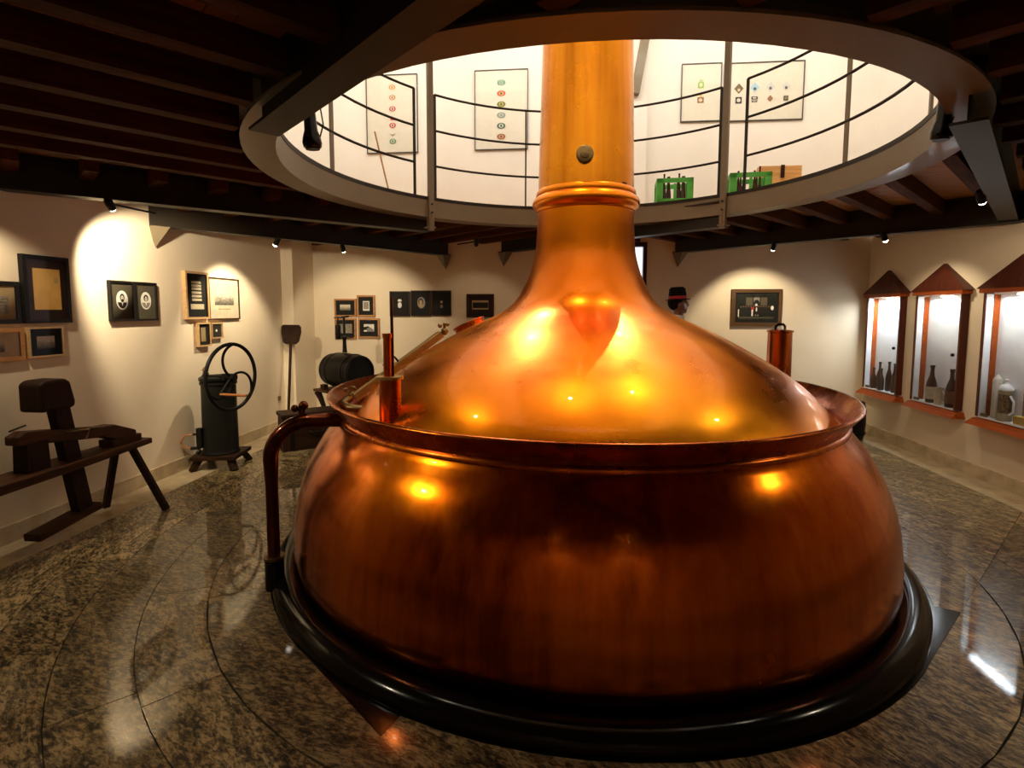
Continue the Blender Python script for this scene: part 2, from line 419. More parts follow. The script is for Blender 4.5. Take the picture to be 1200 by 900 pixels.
# corner pier at the back left
mb = MB(); wall_prism(mb, (U0, 3.02), (-3.74, 3.02), (0, 1), V1 - 3.02, -0.05, ZT); mb.build('trim_1', [M['plaster'], M['plaster_white']], kind='structure')
# sloping brace of the roof at the far side of the gallery, behind the flue
mb = MB(); wall_prism(mb, (0.40, V1), (0.93, V1), (0, -1), 0.10, ZD, ZT); mb.build('trim_2', M['plaster_white'], kind='structure')
mb = MB(); mb.bar(W(0.76, 3.47, 4.40), W(1.02, 3.47, 5.95), 0.10, 0.12, up=(0, 1, 0)); mb.build('trim_3', M['steel'], kind='structure')
mb = MB(); mb.prism([tuple(W(a, b).xy) for a, b in ((U0 - .2, V0 - .2), (U1 + .25, V0 - .2), (U1 + .25, V1 + .25), (U0 - .2, V1 + .25))], ZT, ZT + 0.1)
roof = mb.build('ceiling', M['plaster_white'], kind='structure'); roof.name = 'ceiling.001'

# ------------------------------------------------------------------ floor: polished granite in rings around the kettle
mb = MB(); mb.prism([tuple(W(a, b).xy) for a, b in ((U0 - .2, V0 - .2), (U1 + .25, V0 - .2), (U1 + .25, V1 + .25), (U0 - .2, V1 + .25))], -0.10, -0.008)
floor = mb.build('floor', M['grout'], kind='structure')
RB = 2.09
NORM = [radians(a) for a in (-135.5, -49.5, 40.5, 130.5)]
RINGS = [RB, 2.405, 2.705, 3.005, 3.31, 3.62, 3.93, 4.24, 4.55, 4.86, 5.17, 5.5, 5.85, 6.2]
BU0, BU1, BV1 = -3.56, 3.55, 3.29
def room_clip(poly):
    ca, sa = CA, SA
    planes = [((ca, -sa), BU0, 1), ((ca, -sa), BU1, -1), ((sa, ca), BV1, -1), ((sa, ca), V0, 1)]
    for (nx, ny), d, sg in planes:
        out = []; n = len(poly)
        for i in range(n):
            a, b = poly[i], poly[(i + 1) % n]
            da = sg * (a[0] * nx + a[1] * ny - d); db = sg * (b[0] * nx + b[1] * ny - d)
            if da >= 0: out.append(a)
            if da * db < 0:
                t = da / (da - db); out.append((a[0] + (b[0] - a[0]) * t, a[1] + (b[1] - a[1]) * t))
        poly = out
        if len(poly) < 3: return []
    return poly
def area(p): return abs(sum(p[i][0] * p[(i + 1) % len(p)][1] - p[(i + 1) % len(p)][0] * p[i][1] for i in range(len(p)))) / 2
PSI = acos(RB / 2.208)
def ray(k, r): return NORM[k % 4] + (2 * pi if k >= 4 else 0) + acos(min(1, RB / r))
G = 0.0022
tiles = []
for ri in range(len(RINGS) - 1):
    r0, r1 = RINGS[ri] + G, RINGS[ri + 1] - G
    for k in range(4):
        n = max(2, round((RINGS[ri] * pi / 2) / 0.95)); off = 0.5 if ri % 2 else 0.0
        span0 = ray(k, r1); span1 = ray(k + 1, r0)
        cuts = [span0 + (span1 - span0) * (j + off) / n for j in range(0, n + 1)]
        cuts = [c for c in cuts if c > ray(k, r0) + 0.14 + (PSI if ri == 0 else 0) and c > ray(k, r1) + 0.14 and c < ray(k + 1, r0) - 0.14]
        ends = [None] + cuts + [None]
        for j in range(len(ends) - 1):
            a, b = ends[j], ends[j + 1]
            poly = []
            def side(e, kk, r, sgn): return (ray(kk, r) if e is None else e) + sgn * G / r
            S = 6
            if a is None and ri == 0: ai = NORM[k % 4] + PSI + G / r0
            else: ai = side(a, k, r0, 1)
            bi = side(b, k + 1, r0, -1)
            for q in range(S + 1):
                t = ai + (bi - ai) * q / S; poly.append((r0 * cos(t), r0 * sin(t)))
            for q in range(1, 4):
                r = r0 + (r1 - r0) * q / 4; t = side(b, k + 1, r, -1); poly.append((r * cos(t), r * sin(t)))
            ao, bo = side(a, k, r1, 1), side(b, k + 1, r1, -1)
            for q in range(S + 1):
                t = bo + (ao - bo) * q / S; poly.append((r1 * cos(t), r1 * sin(t)))
            for q in range(3, 0, -1):
                r = r0 + (r1 - r0) * q / 4
                if a is None and ri == 0 and r < 2.21: continue
                t = side(a, k, r, 1); poly.append((r * cos(t), r * sin(t)))
            if a is None and ri == 0:
                t = NORM[k % 4] + PSI + G / 2.2; poly.append((2.212 * cos(t), 2.212 * sin(t)))
            poly = room_clip(poly)
            if len(poly) >= 3 and area(poly) > 0.012: tiles.append(poly)
for poly in tiles:
    cx = sum(p[0] for p in poly) / len(poly); cy = sum(p[1] for p in poly) / len(poly)
    mb = MB(); mb.prism([(x - cx, y - cy) for x, y in poly], -0.012, 0.0)
    mb.build('granite_tile', M['granite'], floor, loc=(cx, cy, 0))
# black polished inlay under the kettle: a disc with four pinwheel points
poly = []
for k in range(4):
    t = NORM[k] + PSI; poly.append((2.205 * cos(t), 2.205 * sin(t)))
    a0, a1 = NORM[k] + PSI, NORM[(k + 1) % 4] + (2 * pi if k == 3 else 0)
    for q in range(13):
        t = a0 + (a1 - a0) * q / 12; poly.append((RB * cos(t), RB * sin(t)))
mb = MB(); mb.prism(poly, -0.02, 0.0); mb.build('black_inlay', M['black_gloss'], floor, label='black polished pinwheel inlay under the copper kettle')
# pale marble border along three walls
def border(p0, p1, out, wdt, n):
    p0, p1, out = Vector(p0), Vector(p1), Vector(out)
    for i in range(n):
        a = p0 + (p1 - p0) * (i / n); b = p0 + (p1 - p0) * ((i + 1) / n)
        d = (b - a).normalized() * 0.0015
        pl = [a + d, b - d, b - d + out * wdt, a + d + out * wdt]
        c = sum(pl, Vector((0, 0))) / 4
        mb = MB(); mb.prism([tuple((W(p.x, p.y) - W(c.x, c.y)).xy) for p in pl], -0.012, 0.0)
        mb.build('border_slab', M['marble'], floor, loc=W(c.x, c.y))
border((BU0 - .003, V0), (BU0 - .003, V1), (-1, 0), abs(U0 - BU0), 12)
border((BU1 + .003, V0), (BU1 + .003, V1), (1, 0), U1 - BU1, 12)
border((BU0, BV1 + .003), (BU1, BV1 + .003), (0, 1), V1 - BV1, 10)
# stone baseboards, one slab at a time
def baseboard(name, p0, p1, n, inward):
    root = empty_structure(name); p0, p1, inward = Vector(p0), Vector(p1), Vector(inward)
    for i in range(n):
        a = p0 + (p1 - p0) * (i / n); b = p0 + (p1 - p0) * ((i + 1) / n); d = (b - a).normalized() * 0.0012
        pl = [a + d, b - d, b - d + inward * 0.016, a + d + inward * 0.016]
        mb = MB(); mb.prism([tuple(W(p.x, p.y).xy) for p in pl], 0, 0.125); mb.build('baseboard_slab', M['marble'], root)
baseboard('baseboard_left', (U0, V0), (U0, 3.02), 13, (1, 0))
baseboard('baseboard_right', (U1, V0), (U1, V1), 14, (-1, 0))
baseboard('baseboard_back', (-3.74, V1), (DU0, V1), 6, (0, -1))
baseboard('baseboard_back_right', (DU1, V1), (U1, V1), 5, (0, -1))
baseboard('baseboard_pier', (U0, 3.02), (-3.74, 3.02), 1, (0, -1))

# ------------------------------------------------------------------ gallery: ring beam, steel beams, joists, boards
ceil_ = empty_structure('ceiling')
RI, RO, ZR = 1.984, 2.16, 2.505
mb = MB()
mb.lathe([(RI, ZR), (RO, ZR), (RO, ZR + .014), (RI + .014, ZR + .014), (RI + .014, 2.655), (RO, 2.655), (RO, 2.668), (RI, 2.668)], seg=96, close=True)
mb.build('ring_beam', M['steel'], ceil_, smooth=True, angle=30)
mb = MB(); mb.lathe([(RI - .004, 2.668), (RO + .1, 2.668), (RO + .1, ZD), (RI - .004, ZD)], seg=96, close=True)
mb.build('gallery_edge', M['steel_dark'], ceil_, smooth=True, angle=30, label='dark edge plate of the gallery floor')
CN = [radians(a) for a in (-137.5, -47.5, 42.5, 132.5)]
def sector(x, y):
    r = hypot(x, y)
    if r < RO: return -1
    u = x * CA - y * SA; v = x * SA + y * CA
    if not (U0 < u < U1 and V0 < v < V1): return -1
    a = atan2(y, x) - acos(min(1, 2.09 / r))
    for k in range(4):
        if ((a - CN[k]) % (2 * pi)) < pi / 2: return k
    return 3
def runs(d, s, secs, step=0.03, lim=6.6):
    """stretches of the line (direction angle d, sideways offset s) lying in the given sectors"""
    dx, dy = cos(d), sin(d); nx, ny = -dy, dx; out = []; st = None
    n = int(2 * lim / step)
    for i in range(n + 1):
        t = -lim + i * step; k = sector(nx * s + dx * t, ny * s + dy * t)
        if k in secs and st is None: st = t
        if (k not in secs or i == n) and st is not None:
            if t - st > 0.12: out.append((st, t - step))
            st = None
    return out
JA = radians(43.0)
bd = MB()
for d, secs in ((JA, (1, 3)), (JA + pi / 2, (0, 2))):
    dx, dy = cos(d), sin(d); nx, ny = -dy, dx
    s = -5.45
    while s < 5.6:
        for t0, t1 in runs(d, s, secs):
            p = Vector((nx * s + dx * t0, ny * s + dy * t0, 0)); q = Vector((nx * s + dx * t1, ny * s + dy * t1, 0)); c = (p + q) / 2
            mb = MB(); mb.box((0, 0, 0), ((q - p).length, 0.085, 0.122)); mb.build('joist', M['joist'], ceil_, loc=(c.x, c.y, ZC - 0.061), rz=d)
        s += 0.40
    e = d + pi / 2; ex, ey = cos(e), sin(e); mx_, my_ = -ey, ex
    s = -5.6
    while s < 5.6:
        for t0, t1 in runs(e, s, secs, 0.05):
            p = Vector((mx_ * s + ex * t0, my_ * s + ey * t0, ZC + .01)); q = Vector((mx_ * s + ex * t1, my_ * s + ey * t1, ZC + .01))
            bd.bar(p, q, 0.094, 0.02)
        s += 0.1
bd.build('deck_boards', M['deck'], ceil_, kind='stuff')
mb = MB()
NA = 72
ring_in, ring_out = [], []
for i in range(NA):
    a = 2 * pi * i / NA; du, dv = cos(a + A0), sin(a + A0)      # direction in room coordinates
    t = min((U1 / du) if du > 0 else (U0 / du) if du < 0 else 99, (V1 / dv) if dv > 0 else (V0 / dv) if dv < 0 else 99)
    ring_out.append((cos(a) * t, sin(a) * t)); ring_in.append((RO * cos(a), RO * sin(a)))
vs = [(x, y, z) for z in (ZC + .022, ZD) for ring in (ring_in, ring_out) for x, y in ring]
fs = []
for i in range(NA):
    j = (i + 1) % NA
    fs += [(i, j, NA + j, NA + i), (2 * NA + i, 3 * NA + i, 3 * NA + j, 2 * NA + j), (i, 2 * NA + i, 2 * NA + j, j)]
mb.add(vs, fs); mb.build('gallery_floor', M['deck'], ceil_)
ZB0, ZB1, FW = 2.39, 2.635, 0.13
def ibeam(p, q, brackets=(), ZB0=ZB0):
    p, q = Vector((*p, 0)), Vector((*q, 0)); L = (q - p).length; d = (q - p).normalized()
    prof = [(-FW/2, 0), (FW/2, 0), (FW/2, .013), (.006, .013), (.006, ZB1-ZB0-.013), (FW/2, ZB1-ZB0-.013), (FW/2, ZB1-ZB0), (-FW/2, ZB1-ZB0), (-FW/2, ZB1-ZB0-.013), (-.006, ZB1-ZB0-.013), (-.006, .013), (-FW/2, .013)]
    mb = MB(); side = Vector((-d.y, d.x, 0))
    mb.prism(prof, 0, L, lambda v: d * v.z + side * v.x + Vector((0, 0, v.y)))
    o = mb.build('steel_beam', M['steel_dark'], ceil_, loc=(p.x, p.y, ZB0))
    for end in brackets:
        e = Vector((0, 0, 0)) if end == 0 else d * L; s = d if end == 0 else -d
        mb = MB(); w_ = 0.065
        mb.add([e + side * w_, e - side * w_, e + s * 0.15 - side * w_, e + s * 0.15 + side * w_, e + s * 0.04 + Vector((0, 0, -0.19))], [(0, 1, 2, 3), (0, 4, 1), (1, 4, 2), (2, 4, 3), (3, 4, 0)])
        mb.build('bracket', M['steel'], o)
    return o
def wxy(u, v): return tuple(W(u, v).xy)
ibeam(wxy(-3.9, -.60), (-1.37, 1.70))                    # from the left wall to the left post
ibeam((1.53, 1.32), wxy(-1.0, 3.62), (1,))              # from the right post to the back wall
ibeam((-1.62, -1.37), (1.20, -4.45))
ibeam((1.42, -1.53), wxy(3.85, 1.42))
ibeam(wxy(-3.9, .74), wxy(-1.76, 3.62), (0, 1), 2.355)
ibeam(wxy(1.36, 3.62), wxy(3.85, 1.26), (0,), 2.37)

# posts and railings of the round opening
def post(ang, label):
    r = 1.968; t = thing('railing_post', label, 'post', (r * cos(ang), r * sin(ang), 2.375), ang, 'steel posts hung on the ring')
    MB().box((0, 0, 1.7), (0.035, 0.055, 3.4)).build('upright', M['steel'], t)
    mb = MB(); mb.box((0.02, 0, 0.03), (0.09, 0.085, 0.012)); mb.box((0.02, 0, 0.10), (0.09, 0.012, 0.14)); mb.build('foot_plate', M['steel'], t)
    for z in (0.17, 0.25): MB().cyl((-0.018, 0, z), (-0.03, 0, z), 0.010, seg=8).build('bolt', M['steel_dark'], t)
post(radians(131.2), 'tall steel post left of the copper flue, bolted to the gallery ring')
post(radians(41.0), 'tall steel post right of the copper flue, beside the second green crate')
def railing(a0, a1, mids, label):
    t = thing('railing', label, 'railing', (0, 0, ZD), 0, 'curved railing panels round the opening'); R_ = 2.012
    n = max(8, int(abs(a1 - a0) / radians(4)))
    for z in (0.99, 0.65, 0.31):
        pts = [(R_ * cos(radians(0) + a0 + (a1 - a0) * i / n), R_ * sin(a0 + (a1 - a0) * i / n), z) for i in range(n + 1)]
        MB().tube(pts, 0.0115, 8).build('rail', M['steel_dark'], t, smooth=True)
    for a, wd in [(a0, .024), (a1, .024)] + mids:
        zt = 0.99 if wd < 0.04 else 0.99
        MB().box((R_ * cos(a), R_ * sin(a), zt / 2), (0.014, wd, zt), a).build('baluster', M['steel_dark'] if wd < .03 else M['steel'], t)
railing(radians(128.9), radians(43.1), [(radians(100.3), .014), (radians(71), .014)], 'back railing panel of three curved rails behind the copper flue')
railing(radians(135.6), radians(216), [(radians(164.6), .042), (radians(192), .03)], 'left railing panel of curved rails, beside the hanging black lamp')
railing(radians(35.9), radians(-44), [(radians(7.7), .036), (radians(-20), .03)], 'right railing panel of curved rails, in front of the orange board')
# ------------------------------------------------------------------ brew kettle
KX = -0.008
kettle = thing('brew_kettle', 'huge polished copper brewing kettle with domed lid and tall flue', 'kettle', (0, 0, 0))
body = [(1.70, .012), (1.84, .02), (1.90, .04), (1.935, .08), (1.95, .15), (1.949, .22), (1.943, .30), (1.930, .40), (1.908, .50), (1.872, .60), (1.850, .65), (1.823, .70), (1.793, .75), (1.762, .80), (1.72, .85), (1.692, .885), (1.674, .91), (1.668, .925)]
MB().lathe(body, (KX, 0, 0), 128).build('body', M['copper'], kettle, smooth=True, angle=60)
lip = [(1.668, .915), (1.682, .925), (1.680, .942), (1.668, .95), (1.672, .965), (1.690, .99), (1.715, 1.02), (1.735, 1.043), (1.740, 1.052), (1.736, 1.060), (1.728, 1.062), (1.718, 1.055), (1.698, 1.03), (1.672, 1.0), (1.652, .97), (1.640, .94), (1.63, .915)]
MB().lathe(lip, (KX, 0, 0), 128).build('rim_lip', M['copper_red'], kettle, smooth=True, angle=50)
dome = [(1.66, .905), (1.60, .925), (1.575, .955), (1.535, 1.0), (1.493, 1.05), (1.44, 1.10), (1.38, 1.15), (1.312, 1.20), (1.237, 1.25), (1.155, 1.30), (1.067, 1.35), (.976, 1.40), (.882, 1.45), (.772, 1.50), (.655, 1.55), (.565, 1.60), (.503, 1.65), (.465, 1.70), (.438, 1.75), (.414, 1.80), (.392, 1.85), (.376, 1.90), (.362, 1.95), (.352, 2.0), (.346, 2.06), (.342, 2.12), (.338, 2.20), (.336, 2.29)]
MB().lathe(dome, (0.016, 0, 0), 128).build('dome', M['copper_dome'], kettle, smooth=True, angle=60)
FX = 0.016
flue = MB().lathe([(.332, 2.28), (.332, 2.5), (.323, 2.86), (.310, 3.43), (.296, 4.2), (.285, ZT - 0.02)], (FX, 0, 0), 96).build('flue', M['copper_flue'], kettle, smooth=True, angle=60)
MB().lathe([(.334, 2.275), (.344, 2.28), (.346, 2.292), (.352, 2.30), (.366, 2.312), (.374, 2.33), (.374, 2.348), (.366, 2.368), (.352, 2.38), (.346, 2.385), (.349, 2.40), (.346, 2.418), (.338, 2.428), (.332, 2.43)], (FX, 0, 0), 96).build('collar', M['copper_dome'], flue, smooth=True, angle=50)
mb = MB(); mb.lathe([(.056, 0), (.056, .012), (.046, .018), (.03, .018), (.03, .035), (.0, .04)], (-0.037, -0.333, 2.595), 24, (-0.1, -1, 0.03)); mb.build('inspection_port', M['brass_dark'], flue, smooth=True)
mb = MB(); mb.box((0.235, -0.243, 2.405), (0.035, 0.02, 0.07), radians(45)); mb.build('clasp', M['copper_dark'], flue)
# black ring at the foot
MB().lathe([(1.88, 0.0), (2.075, 0.0), (2.078, .02), (2.062, .045), (2.03, .068), (1.99, .075), (1.955, .068), (1.93, .05), (1.90, .03)], (KX, 0, 0), 128, close=True).build('base_ring', M['black_gloss'], kettle, smooth=True, angle=50)
# gauge stub with tube and rod
gs = MB().cyl((-1.163, -.97, .96), (-1.163, -.97, 1.225), 0.058, seg=28).build('gauge_stub', M['copper_red'], kettle, smooth=True)
MB().cyl((-1.163, -.97, 1.225), (-1.163, -.97, 1.24), 0.072, seg=28).build('cap', M['brass'], gs, smooth=True)
MB().lathe([(.022, 0), (.022, .21), (.026, .21), (.026, .235)], (-1.175, -.97, 1.238), 16).build('gauge_tube', M['copper_red'], gs, smooth=True)
MB().cyl((-1.150, -.955, 1.238), (-1.152, -.955, 1.665), 0.0085, seg=10).build('rod', M['copper_dark'], gs, smooth=True)
# brass guide rail up the dome with its end clamps
def dome_pt(r, ang, h=0.0):
    for (r0, z0), (r1, z1) in zip(dome[:-1], dome[1:]):
        if r1 <= r <= r0: 
            t = (r - r0) / (r1 - r0); z = z0 + (z1 - z0) * t
            n = Vector((-(z1 - z0), 0, (r1 - r0))).normalized()
            n = Vector((abs(n.x), 0, abs(n.z)))
            return Vector(((r + n.x * h) * cos(ang), (r + n.x * h) * sin(ang), z + n.z * h))
ra = radians(188)
p0, p1 = dome_pt(1.55, radians(191), 0.045), dome_pt(.985, radians(184), 0.04)
rail = MB().bar(p0, p1, 0.075, 0.05).build('guide_rail', M['brass'], kettle, bevel=0.006)
def clamp(p, d, s):
    mb = MB()
    mb.ball(p, 0.032 * s, 10, 6); mb.cyl(p + Vector((0, -.07, 0)) * s, p + Vector((0, .07, 0)) * s, 0.015 * s, seg=8)
    mb.cyl(p, p + Vector((0, 0, .07)) * s, 0.012 * s, seg=8); mb.ball(p + Vector((-.03, -.05, .05)) * s, .02 * s, 8, 5); mb.ball(p + Vector((.03, -.03, .06)) * s, .018 * s, 8, 5)
    return mb
clamp(p1 + (p1 - p0).normalized() * .03 + Vector((0, 0, .0)), None, 0.85).build('rail_clamp', M['brass_dark'], rail, smooth=True)
mb = clamp(p0 + Vector((-.02, 0, .02)), None, 0.8); q = p0 - (p1 - p0).normalized() * .03
mb.tube([q + Vector((0, -.02, .02)), q + Vector((-.03, -.10, -.01)), q + Vector((.04, -.17, -.02)), q + Vector((.12, -.16, -.03))], [.028, .028, .026, .022], 10)
mb.build('rail_foot', M['brass_dark'], rail, smooth=True)
hp = p0 + (p1 - p0) * .42 + Vector((0, 0.03, .03))
MB().tube([hp + Vector((-.06 + .12 * i / 10, -.03, .055 * sin(pi * i / 10) * 1.2)) for i in range(11)], 0.007, 8).build('rail_handle', M['iron'], rail, smooth=True)
# manhole collar
hc = dome_pt(.82, radians(172)); hn = (dome_pt(.82, radians(172), .1) - hc).normalized()
mb = MB(); mb.lathe([(.115, -.03), (.115, .015), (.123, .018), (.123, .028), (.115, .032), (.10, .032), (.09, .02), (0.0, .02)], hc, 40, hn); mb.build('manhole_collar', M['copper_red'], kettle, smooth=True)
# outlet pipe that arches out of the kettle and runs down to the floor
pa = radians(205.6); pd = Vector((cos(pa), sin(pa), 0)); px = pd * 2.065
pts = [px + Vector((0, 0, .19)), px + Vector((0, 0, .4)), px + Vector((0, 0, .60)), px + Vector((0, 0, .76))]
for i in range(1, 9):
    a = pi / 2 * i / 8; pts.append(px - pd * (0.2 * (1 - cos(a))) + Vector((0, 0, .76 + .2 * sin(a))))
pts += [px - pd * .30 + Vector((0, 0, .957)), px - pd * .405 + Vector((0, 0, .945))]
pipe = MB().tube(pts, [.034] * 3 + [.042] * (len(pts) - 3), 16).build('outlet_pipe', M['copper_dark'], kettle, smooth=True)
MB().lathe([(.052, 0), (.052, .165), (.047, .17), (.047, .18), (.0, .18)], px, 24).build('pipe_socket', M['black_gloss'], pipe, smooth=True)
MB().lathe([(.03, .178), (.058, .178), (.058, .192), (.03, .192)], px, 24, close=True).build('flange', M['brass_dark'], pipe, smooth=True)
vp = px - pd * .17 + Vector((0, 0, .985))
mb = MB(); mb.cyl(vp, vp + Vector((0, 0, .05)), .02, seg=12); mb.ball(vp + Vector((0.012, 0, .065)), .028, 12, 8); mb.ball(vp + Vector((-.035, -.01, .05)), .022, 12, 8)
mb.build('valve', M['copper_dark'], pipe, smooth=True)

# ------------------------------------------------------------------ pictures
def on_wall(wall, c, z):
    if wall == 'B': return W(c, V1, z), RZ_B
    if wall == 'L': return W(U0, c, z), RZ_L
    return W(U1, -c, z), RZ_R
def picture(wall, x0, x1, z0, z1, label, frame, fw, mat, prints, depth=0.022, group=None, glass=True, name='framed_picture', cat='picture'):
    cx, cz = (x0 + x1) / 2, (z0 + z1) / 2; loc, rz = on_wall(wall, cx, cz); w_, h_ = (x1 - x0) / 2, (z1 - z0) / 2
    t = thing(name, label, cat, loc, rz, group)
    mb = MB(); d = depth
    for (a, b, c_, e) in ((-w_, w_, h_ - fw, h_), (-w_, w_, -h_, -h_ + fw), (-w_, -w_ + fw, -h_ + fw, h_ - fw), (w_ - fw, w_, -h_ + fw, h_ - fw)):
        mb.box(((a + b) / 2, -d / 2 - .001, (c_ + e) / 2), (b - a, d, e - c_))
    mb.build('frame', frame, t)
    MB().box((0, -d * .3 - .001, 0), ((w_ - fw) * 2, d * .5, (h_ - fw) * 2)).build('mount', mat, t)
    y = -d * .55 - .0025
    for i, pr in enumerate(prints):
        mb = MB(); mats = []
        for (kind, m_, *g) in pr:
            if m_ not in mats: mats.append(m_)
            mb.cur = mats.index(m_)
            if kind == 'q': mb.quad(g[0] * w_, g[1] * w_, g[2] * h_, g[3] * h_, y)
            elif kind == 'o': mb.disc((g[0] * w_, g[1] * h_), g[2] * w_, g[3] * h_, y)
            elif kind == 'p': mb.add([(a * w_, y, b * h_) for a, b in g[0]], [tuple(range(len(g[0])))])
            y -= 0.0004
        mb.build('print', mats, t)
    if glass: MB().quad(-w_ + fw, w_ - fw, -h_ + fw, h_ - fw, min(-d * .85 - .001, y - .001)).build('pane', M['pane_matt'], t)
    return t
PW, PG, INK = M['print_white'], M['print_grey'], M['ink']
def portrait(cx, cz, rx, rz, beard=False, woman=False):
    P = [('o', PW, cx, cz, rx, rz)]
    sh = [(cx + rx * .82 * cos(a), cz + rz * .86 * sin(a)) for a in [pi + pi * i / 10 for i in range(11)]]
    P.append(('p', INK if not woman else PG, [(x, min(z, cz - rz * .22)) for x, z in sh]))
    P.append(('p', PW, [(cx - rx * .16, cz - rz * .2), (cx, cz - rz * .62), (cx + rx * .16, cz - rz * .2)]))
    P.append(('o', INK, cx, cz + rz * .28, rx * (.40 if not woman else .46), rz * .40))
    P.append(('o', flat('photo_face', (.52, .47, .38)), cx, cz + rz * .18, rx * .25, rz * .32))
    if beard: P.append(('o', INK, cx, cz - rz * .04, rx * .25, rz * .16))
    return P
def view(x0, x1, z0, z1, m='view'): return [('q', M[m], x0, x1, z0, z1)]
BK = 'framed pictures on the left wall'
picture('L', -1.05, -0.50, 1.497, 1.785, 'black framed picture at the left photo edge, beside the big yellowed letter', M['frame_black'], .03, M['mat_tan'], [view(-.62, .72, -.55, .35, 'view2')], group=BK)
picture('L', -0.482, -0.128, 1.497, 1.981, 'largest black frame on the left wall, holding a yellowed handwritten letter', M['frame_black'], .022, M['mat_maroon'], [[('q', M['letter'], -.55, .62, -.60, .62), ('q', M['mat_tan'], .34, .52, .20, .36)]], .035, BK)
picture('L', -0.95, -0.497, 1.243, 1.470, 'orange wood framed view at the left photo edge, below a black frame', M['oak'], .03, M['mat_cream'], [view(-.5, .42, -.42, .42)], .03, BK)
picture('L', -0.470, -0.200, 1.249, 1.470, 'small wood framed dark picture right below the yellowed letter', M['pine'], .014, M['mat_dark'], [view(-.50, .50, -.42, .38)], .03, BK)
picture('L', 0.238, 0.497, 1.497, 1.839, 'left one of two black framed oval portraits, a bearded man in dark clothes', M['frame_black'], .018, M['mat_olive'], [portrait(0, .04, .48, .48, True)], .03, BK)
picture('L', 0.503, 0.756, 1.497, 1.839, 'right one of two black framed oval portraits, a woman with dark hair', M['frame_black'], .016, M['mat_olive'], [portrait(0, .04, .48, .46, False, True)], .03, BK)
slips = [[('q', M['slip'], -.42, .42, z, z + .10)] for z in (.50, .36, .23, .07, -.08, -.23)] + [[('q', M['slip'], -.55, .60, -.58, -.36)]]
picture('L', 1.125, 1.475, 1.498, 1.982, 'tall light wood frame with seven paper slips on a dark mount', M['pine'], .022, M['mat_dark'], slips, .04, BK)
picture('L', 1.495, 2.033, 1.487, 1.943, 'dark framed town view print on a cream mount, above the flywheel pump', M['frame_brown'], .013, M['mat_cream'], [view(-.62, .62, -.30, .42), [('q', M['mat_tan'], -.42, .42, -.52, -.47)]], .025, BK)
picture('L', 1.281, 1.480, 1.211, 1.462, 'small upright wood frame with a narrow brown slip, below the seven slips', M['pine'], .016, M['mat_dark'], [[('q', M['mat_tan'], -.40, .32, -.58, .58)]], .04, BK)
picture('L', 1.500, 1.692, 1.285, 1.455, 'smallest wood frame on the left wall, holding one silver coin', M['pine'], .013, M['mat_dark'], [[('o', PW, 0, 0, .16, .16)]], .035, BK)
BB = 'framed pictures on the back wall'
picture('B', -3.424, -3.100, 1.500, 1.754, 'orange wood framed photo at upper left of the group of four, behind the barrel pump', M['oak'], .022, M['mat_dark'], [[('q', M['view'], -.5, .45, -.30, .35)]], .03, BB)
picture('B', -3.088, -2.823, 1.500, 1.806, 'upright orange wood frame at upper right of the group of four', M['oak'], .024, M['mat_dark'], [[('q', PW, -.35, .38, -.45, .45), ('q', M['view2'], -.27, .30, -.30, .37)]], .03, BB)
picture('B', -3.423, -3.108, 1.178, 1.474, 'orange wood framed photo at lower left of the group of four, behind the barrel pump', M['oak'], .024, M['mat_dark'], [view(-.55, .6, -.45, .45, 'view2')], .03, BB)
picture('B', -3.077, -2.760, 1.194, 1.476, 'orange wood framed mountain photo at lower right of the group of four', M['oak'], .024, M['mat_dark'], [[('q', PW, -.48, .48, -.36, .40), ('p', INK, [(-.48, -.2), (-.48, .1), (-.1, .2), (.48, -.2)]), ('p', PG, [(-.2, -.36), (-.2, .0), (.2, .05), (.48, -.3), (.48, -.36)])]], .03, BB)
picture('B', -2.605, -2.314, 1.505, 1.862, 'leftmost of three dark portraits in a row, a man with a white beard', M['frame_brown'], .012, M['mat_dark'], [[('o', PG, 0, .22, .22, .18), ('o', PW, 0, .26, .19, .10), ('o', INK, 0, .13, .20, .06), ('o', PW, 0, -.10, .20, .24)]], .028, BB)
picture('B', -2.295, -2.010, 1.509, 1.872, 'middle of three dark portraits in a row, an oval photo of a man', M['frame_brown'], .012, M['mat_dark'], [[('o', PG, .05, .05, .40, .45), ('o', INK, .0, .12, .24, .28), ('o', M['mat_tan'], .0, .06, .16, .22), ('p', M['mat_tan'], [(-.25, -.12), (.3, -.12), (.2, -.32), (-.1, -.34)])]], .028, BB)
picture('B', -1.992, -1.714, 1.516, 1.872, 'rightmost and darkest of three dark portraits in a row', M['frame_brown'], .014, M['mat_dark'], [[('o', M['mat_tan'], 0, .1, .14, .12), ('q', PG, -.13, .13, -.38, -.14)]], .028, BB)
picture('B', -1.494, -1.106, 1.494, 1.824, 'single dark framed wide photo just above the manhole collar', M['frame_brown'], .022, M['mat_maroon'], [[('q', M['mat_tan'], -.60, .60, -.32, .45), ('q', M['ink'], -.55, .58, -.20, .28)]], .028, BB)
heads = [('o', M['skin'], -.62 + .1 * i, .06 - .03 * abs(6 - i) / 6 + (.02 if i % 2 else 0), .028, .045) for i in range(13)]
bodies = [('q', INK, -.66, .66, -.42, .03)]
